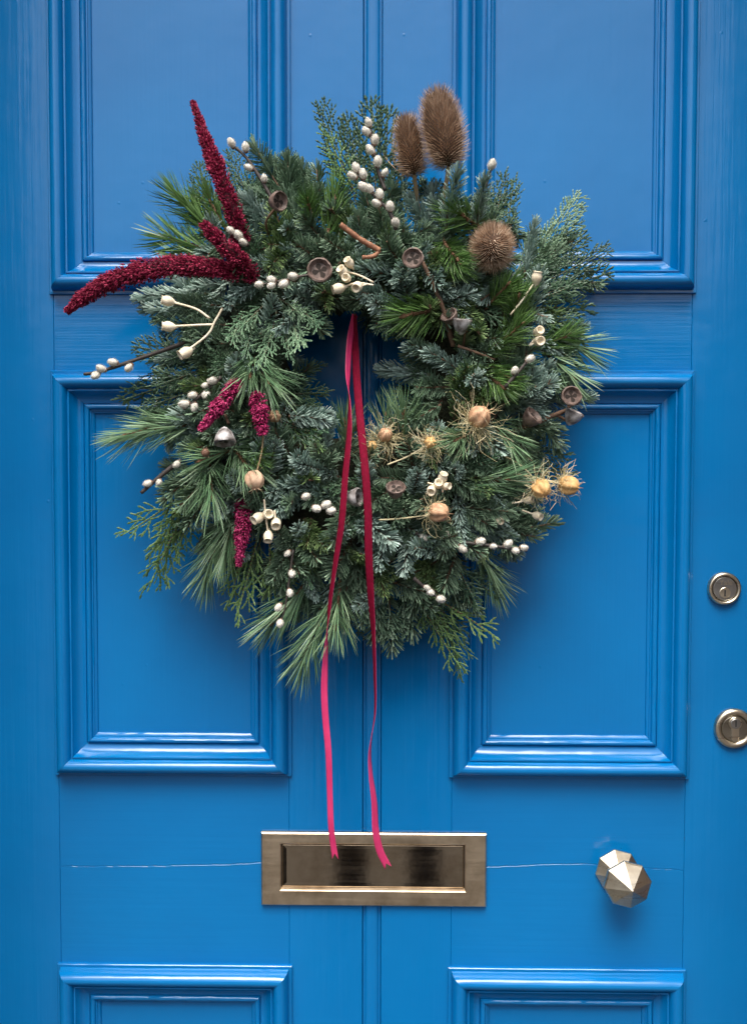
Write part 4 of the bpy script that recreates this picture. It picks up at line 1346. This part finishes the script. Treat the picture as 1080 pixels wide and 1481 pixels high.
pods([[(322, 445), (310, 466), (300, 484), (267, 510)], [(303, 460), (282, 446), (242, 435)], [(308, 469), (282, 470), (242, 472)]],
     [(242, 435, (-1, -0.35, 0.15), 1.0), (243, 472, (-1, -0.3, 0.0), 1.0), (268, 510, (-0.8, -0.45, -0.5), 1.1)], 0.125, 'branched cream seed pod stalk with three pods below the drooping crimson spike', 0.0014)
pods([[(540, 412), (515, 409), (492, 417)], [(540, 408), (520, 398), (500, 392)], [(530, 411), (520, 414)]],
     [(489, 417, (-1, -0.3, -0.3), 1.0), (517, 414, (-0.3, -0.8, -0.5), 0.95), (501, 402, (-0.2, -1, 0), 0.85), (496, 393, (-0.5, -0.7, 0.5), 0.95), (505, 380, (-0.4, -0.6, 0.5), 0.85)], 0.145)
pods([[(738, 455), (758, 430), (775, 404)]], [(776, 401, (0.15, -0.3, 1), 1.0)], 0.125)
pods([[(765, 500), (778, 484)], [(765, 500), (779, 493)]], [(778, 480, (0.3, -1, 0.3), 0.95), (779, 493, (0.2, -1, -0.1), 1.0)], 0.115)
pods([[(618, 698), (632, 702)], [(640, 712), (640, 693)], [(630, 700), (624, 706)]], [(640, 691, (0.2, -0.5, 0.7), 0.9), (634, 700, (0, -0.8, 0.3), 0.9), (645, 703, (0.8, -0.7, 0), 0.75), (624, 709, (-0.2, -0.9, -0.4), 0.9)], 0.14)
pods([[(382, 722), (384, 745), (388, 772)], [(384, 740), (374, 747)], [(397, 738), (399, 755)]], [(373, 749, (-0.6, -0.6, -0.4), 1.05), (387, 744, (0.4, -0.9, 0.1), 1.0), (399, 757, (0.1, -0.8, -0.5), 1.0), (388, 776, (0, -0.6, -0.8), 0.95)], 0.135)
pods([[(740, 728), (762, 724)], [(755, 738), (775, 745)], [(700, 752), (722, 752)]], [(764, 723, (0.9, -0.5, 0.1), 0.8), (777, 746, (0.7, -0.7, -0.3), 0.85), (722, 753, (0.4, -0.9, -0.3), 0.7)], 0.10)

# ---- gum nuts: woody cups with a cross shaped opening
def gum_mesh(mats):
    mb = MB()
    V, F = lathe([(0.0012, -0.0085), (0.0035, -0.0070), (0.0075, -0.0025), (0.0102, 0.0030), (0.0116, 0.0075), (0.0120, 0.0092), (0.0116, 0.0106), (0.0104, 0.0110), (0.0096, 0.0098), (0.0084, 0.0076), (0.0076, 0.0070)], 22,
                 (0, 0, 0), (0, 0, 1), up=(1, 0, 0))
    rng = np.random.default_rng(3)
    V = [v * (1 + rng.normal(0, 0.022)) for v in V]
    mb.add(V, F[:-1], 0)
    # sunken floor with dark slots between the valves
    n = 22
    mb.add([(0.0076 * math.cos(6.2832 * i / n), 0.0076 * math.sin(6.2832 * i / n), 0.0070) for i in range(n)], [tuple(range(n))], 0)
    for q in range(4):
        a0 = q * math.pi / 2 + 0.15 * rng.normal()
        p = []
        for r, t in ((-0.0006, 0.0), (0.0028, -0.55), (0.0052, -0.50), (0.0066, -0.12), (0.0064, 0.2), (0.0050, 0.52), (0.0028, 0.55)):
            p.append((1.12 * r * math.cos(a0 + t), 1.12 * r * math.sin(a0 + t)))
        mb.add([(x, y, 0.0072) for x, y in p], [tuple(range(7))], 1)
    me = mesh_of('gum_nut', mb.V, mb.F, mats, False, mb.I)
    me.polygons.foreach_set('use_smooth', [len(p.vertices) == 4 for p in me.polygons])
    me.set_sharp_from_angle(angle=rad(40))
    return me


GUM_B, GUM_G = gum_mesh([M['gum'], M['gum_hole']]), gum_mesh([M['gum_grey'], M['gum_hole']])


def gum(x, y, d, ax, sc=1.0, grey=False, label=None, roll=0.4):
    o = place('gum_nut', GUM_G if grey else GUM_B, wreath, P(x, y, d + 0.008), unit(ax), sc, roll, label)
    return o


gum(397, 291, 0.15, (0.75, -0.7, -0.15), 0.95, label='brown gum nut at the end of the catkin twig')
gum(462, 395, 0.155, (0.1, -1, 0.1), 1.18, label='large brown gum nut facing out above the hole')
gum(598, 377, 0.155, (-0.1, -1, 0.1), 1.0, label='brown gum nut facing out among bright pine needles')
gum(823, 575, 0.105, (0.1, -1, 0.12), 1.0, label='brown gum nut facing out at the branch end')
gum(826, 606, 0.095, (0.35, -0.2, 0.75), 0.95, True, label='grey gum nut hanging under the branch end')
gum(764, 608, 0.105, (0.5, -0.4, 0.5), 1.0, label='dark gum nut halfway along the branch')
gum(325, 628, 0.15, (0.1, -0.35, -1), 1.05, True, label='silvery bell shaped gum nut hanging mouth down')
gum(508, 720, 0.13, (0.9, -0.4, 0.1), 0.95, True, label='silvery gum nut between the two ribbon tails')
gum(572, 713, 0.135, (0, -0.8, 0.9), 0.95, label='dark gum nut beside the right ribbon tail')
gum(667, 474, 0.125, (0.1, -0.2, 0.9), 0.95, True, label='grey gum nut deep among pine needles')
gum(653, 462, 0.12, (-0.5, -0.7, 0.6), 0.85)


def branch(pts, depths, r0, r1, mat, label=None, name='branch'):
    path = smooth_path([P(x, y, d) for (x, y), d in zip(pts, depths)], 8 * len(pts))
    r = np.linspace(r0, r1, len(path)) * (1 + RNG.normal(0, 0.08, len(path)))
    return part(name, *tube(path, r, 8), M[mat], wreath, label=label, smooth=True)


branch([(690, 650), (740, 625), (790, 605), (822, 592)], [0.075, 0.09, 0.095, 0.095], 0.0042, 0.0027, 'twig', 'brown branch carrying gum nuts out to the right')
branch([(822, 592), (824, 580)], [0.095, 0.098], 0.0024, 0.0022, 'twig')
branch([(805, 600), (826, 612)], [0.095, 0.095], 0.0020, 0.0018, 'twig')
branch([(608, 372), (632, 425), (645, 460), (655, 500)], [0.135, 0.13, 0.125, 0.11], 0.0022, 0.0032, 'twig')
branch([(492, 324), (520, 345), (549, 362)], [0.16, 0.155, 0.15], 0.0030, 0.0034, 'twig_red', 'bare reddish brown pine twig above the cream pods')
branch([(549, 362), (540, 370), (524, 372)], [0.15, 0.152, 0.155], 0.0026, 0.0022, 'twig_red')
branch([(397, 302), (385, 320), (388, 340)], [0.14, 0.13, 0.11], 0.0013, 0.0013, 'twig')
branch([(330, 612), (326, 600)], [0.145, 0.13], 0.0018, 0.0014, 'twig')
branch([(381, 628), (378, 655), (371, 684)], [0.145, 0.15, 0.15], 0.0009, 0.0010, 'stem_tan')
branch([(548, 752), (580, 750), (620, 745)], [0.13, 0.135, 0.14], 0.0009, 0.0010, 'filament')
branch([(690, 662), (720, 657), (755, 675), (782, 706)], [0.10, 0.115, 0.115, 0.115], 0.0009, 0.0011, 'filament')
branch([(700, 680), (760, 688), (822, 702)], [0.09, 0.105, 0.105], 0.0009, 0.0011, 'filament')
branch([(560, 672), (590, 660), (620, 642)], [0.13, 0.135, 0.14], 0.0009, 0.0011, 'filament')
branch([(662, 500), (690, 510), (715, 520)], [0.12, 0.125, 0.12], 0.0018, 0.0012, 'twig')

# ---- love-in-a-mist seed heads with thread-like bracts
def nigella(x, y, d, ax, wpx, mat, nf, fl, label, seed):
    nf = int(nf * 1.6) if nf > 20 else nf
    rng = np.random.default_rng(seed)
    r = wpx * 0.5 * 0.0009 * (1.2 - d) / 1.2
    d += 0.008; ax = unit(ax); c = P(x, y, d)
    pr = [(0.15, -1.05), (0.55, -0.92), (0.9, -0.5), (1.0, 0.0), (0.92, 0.45), (0.68, 0.82), (0.36, 1.02), (0.12, 1.08)]
    o = part('seed_head', *lathe([(p * r, q * r) for p, q in pr], 36, c, ax, 6, 0.10), M[mat], wreath, smooth=True, label=label)
    s, u, dd = frame_of(ax, (0, 0, 1))
    a = np.arange(6) * math.pi / 3
    lat = np.cos(a)[:, None] * s + np.sin(a)[:, None] * u
    part('horns', *blades(c + dd * r * 0.95 + lat * r * 0.25, lat * 0.7 + dd, lat, r * 0.75, 0.0014, 0.4, segs=3, prof=[1, .7, .5]), M[mat], o)
    a = rng.uniform(0, 6.283, nf)
    lat = np.cos(a)[:, None] * s + np.sin(a)[:, None] * u
    D = lat * rng.uniform(0.5, 1.0, nf)[:, None] + dd * rng.uniform(-0.35, 0.75, nf)[:, None] + rng.normal(0, 0.12, (nf, 3))
    D[:, 1] = np.minimum(D[:, 1], 0.35)
    th = MB()
    for q in range(nf):
        p = c - dd * r * 0.9 + lat[q] * r * 0.3
        v = unit(D[q]); l = fl * rng.uniform(0.6, 1.5) / 7
        path = [p]
        for _ in range(7):
            p = p + v * l
            path.append(p)
            v = unit(v + rng.normal(0, 0.38, 3))
        path = np.array(path); path[:, 1] = np.minimum(path[:, 1], -0.03)
        th.add(*tube(path, np.linspace(0.00036, 0.00018, 8), 3, cap=False))
    th.done('filaments', [M['filament']], o, kind='stuff')
    return o


nigella(693, 603, 0.14, (0.55, -0.6, 0.55), 31, 'nigella_red', 75, 0.036, 'orange brown seed head in a nest of dry threads', 1)
nigella(622, 640, 0.145, (0.1, -1, 0.2), 17, 'nigella', 60, 0.022, 'small yellow seed head tangled in pale threads', 2)
nigella(782, 707, 0.12, (0.3, -0.8, -0.5), 27, 'nigella', 45, 0.028, 'yellow seed head on an arching dry stem', 3)
nigella(822, 702, 0.11, (0.9, -0.4, -0.2), 28, 'nigella', 45, 0.028, 'outermost yellow seed head reaching past the wreath edge', 4)
nigella(634, 741, 0.145, (0.8, -0.5, -0.1), 28, 'nigella_red', 42, 0.024, 'ribbed tan seed head on a straight dry stem', 5)
nigella(557, 629, 0.12, (0.2, -0.8, 0.5), 20, 'nigella_red', 60, 0.026, 'brown seed head right of the ribbon', 6)
nigella(538, 645, 0.118, (-0.2, -0.8, 0.3), 15, 'nigella', 45, 0.022, 'little seed head half hidden beside the ribbon', 7)
nigella(397, 602, 0.13, (0.1, -1, 0.1), 18, 'nigella_red', 3, 0.008, 'small brown pod beside the stubby pink spike', 8)
nigella(368, 694, 0.15, (0.15, -0.3, -1), 27, 'poppy', 4, 0.01, 'round pinkish tan poppy head hanging above cream pods', 9)
nigella(297, 655, 0.14, (0.1, -0.7, 0.7), 12, 'bud_scale', 2, 0.006, 'small brown bud cluster among pale pine needles', 10)

# ================================================================== RIBBON
ribbon_top = P(513, 462, 0.075)
ribbon = obj('ribbon', None, None, ribbon_top, label='long crimson velvet ribbon with two tails hanging from the wreath to the letter plate', cat='ribbon')


def tail(keys, n=150, label=None, W=0.0090):
    """keys: px, py, depth, width px, twist deg (0 = velvet side out, 180 = satin side out)"""
    k = np.array(keys, float)
    ctr = smooth_path([P(x, y, d) for x, y, d in k[:, :3]], n)
    tt = np.linspace(0, len(k) - 1, n)
    tw = np.interp(tt, np.arange(len(k)), k[:, 3]); an = np.radians(np.interp(tt, np.arange(len(k)), k[:, 4]))
    V, F, I = [], [], []
    th = 0.00025
    for i in range(n):
        t = ctr[min(n - 1, i + 1)] - ctr[max(0, i - 1)]; t = t / np.linalg.norm(t)
        s, u, d = frame_of(t, (0, -1, 0))
        w = s * math.cos(an[i]) + u * math.sin(an[i])
        nn = np.cross(d, w); nn = -nn if (nn @ u) * math.cos(an[i]) < 0 else nn
        nn = u * math.cos(an[i]) - s * math.sin(an[i])
        for j in range(5):
            q = (j / 4 - 0.5) * W
            crown = 0.0004 * (1 - (2 * j / 4 - 1) ** 2)
            end = 0.0
            if i >= n - 1: end = (abs(j - 2) / 2) * 0.0075 - 0.0020
            V += [ctr[i] + w * q + nn * (th + crown) + t * end, ctr[i] + w * q - nn * (th - crown) + t * end]
    for i in range(n - 1):
        a, b = i * 10, (i + 1) * 10
        for j in range(4):
            F.append((a + 2 * j, a + 2 * j + 2, b + 2 * j + 2, b + 2 * j)); I.append(0)
            F.append((a + 2 * j + 1, b + 2 * j + 1, b + 2 * j + 3, a + 2 * j + 3)); I.append(1)
        F.append((a, b, b + 1, a + 1)); I.append(1)
        F.append((a + 8, a + 9, b + 9, b + 8)); I.append(1)
    part('ribbon_tail', V, F, [M['velvet'], M['satin']], ribbon, smooth=True, midx=I, label=label)


tail([(513, 455, 0.070, 12, 150), (506, 490, 0.080, 9, 158), (503, 540, 0.105, 9, 135), (505, 580, 0.125, 6, 70), (505, 625, 0.142, 9, 40), (499, 690, 0.152, 11, 25), (494, 755, 0.155, 11, 20),
      (484, 820, 0.150, 8, 50), (476, 880, 0.142, 8, 60), (472, 930, 0.132, 7, 110), (469, 985, 0.125, 11, 165), (470, 1030, 0.120, 11, 180), (475, 1090, 0.115, 10, 195), (477, 1150, 0.110, 9, 205),
      (479, 1200, 0.105, 9, 200), (484, 1237, 0.100, 11, 190)], label='left ribbon tail, pink satin side showing lower down', W=0.0077)
tail([(511, 455, 0.070, 10, 40), (513, 490, 0.078, 10, 25), (516, 550, 0.105, 12, 15), (521, 610, 0.130, 12, 8), (528, 680, 0.148, 12, 5), (532, 740, 0.152, 12, 10), (533, 800, 0.150, 12, 15), (536, 860, 0.142, 11, 35),
      (540, 920, 0.130, 6, 62), (542, 980, 0.122, 5, 70), (542, 1030, 0.118, 4, 78), (535, 1085, 0.112, 4, 108), (536, 1120, 0.110, 5, 118), (541, 1160, 0.106, 8, 135), (543, 1200, 0.102, 9, 150), (549, 1230, 0.096, 11, 165), (559, 1251, 0.090, 12, 170)],
     label='right ribbon tail, twisted thin and ending in a pink notch')
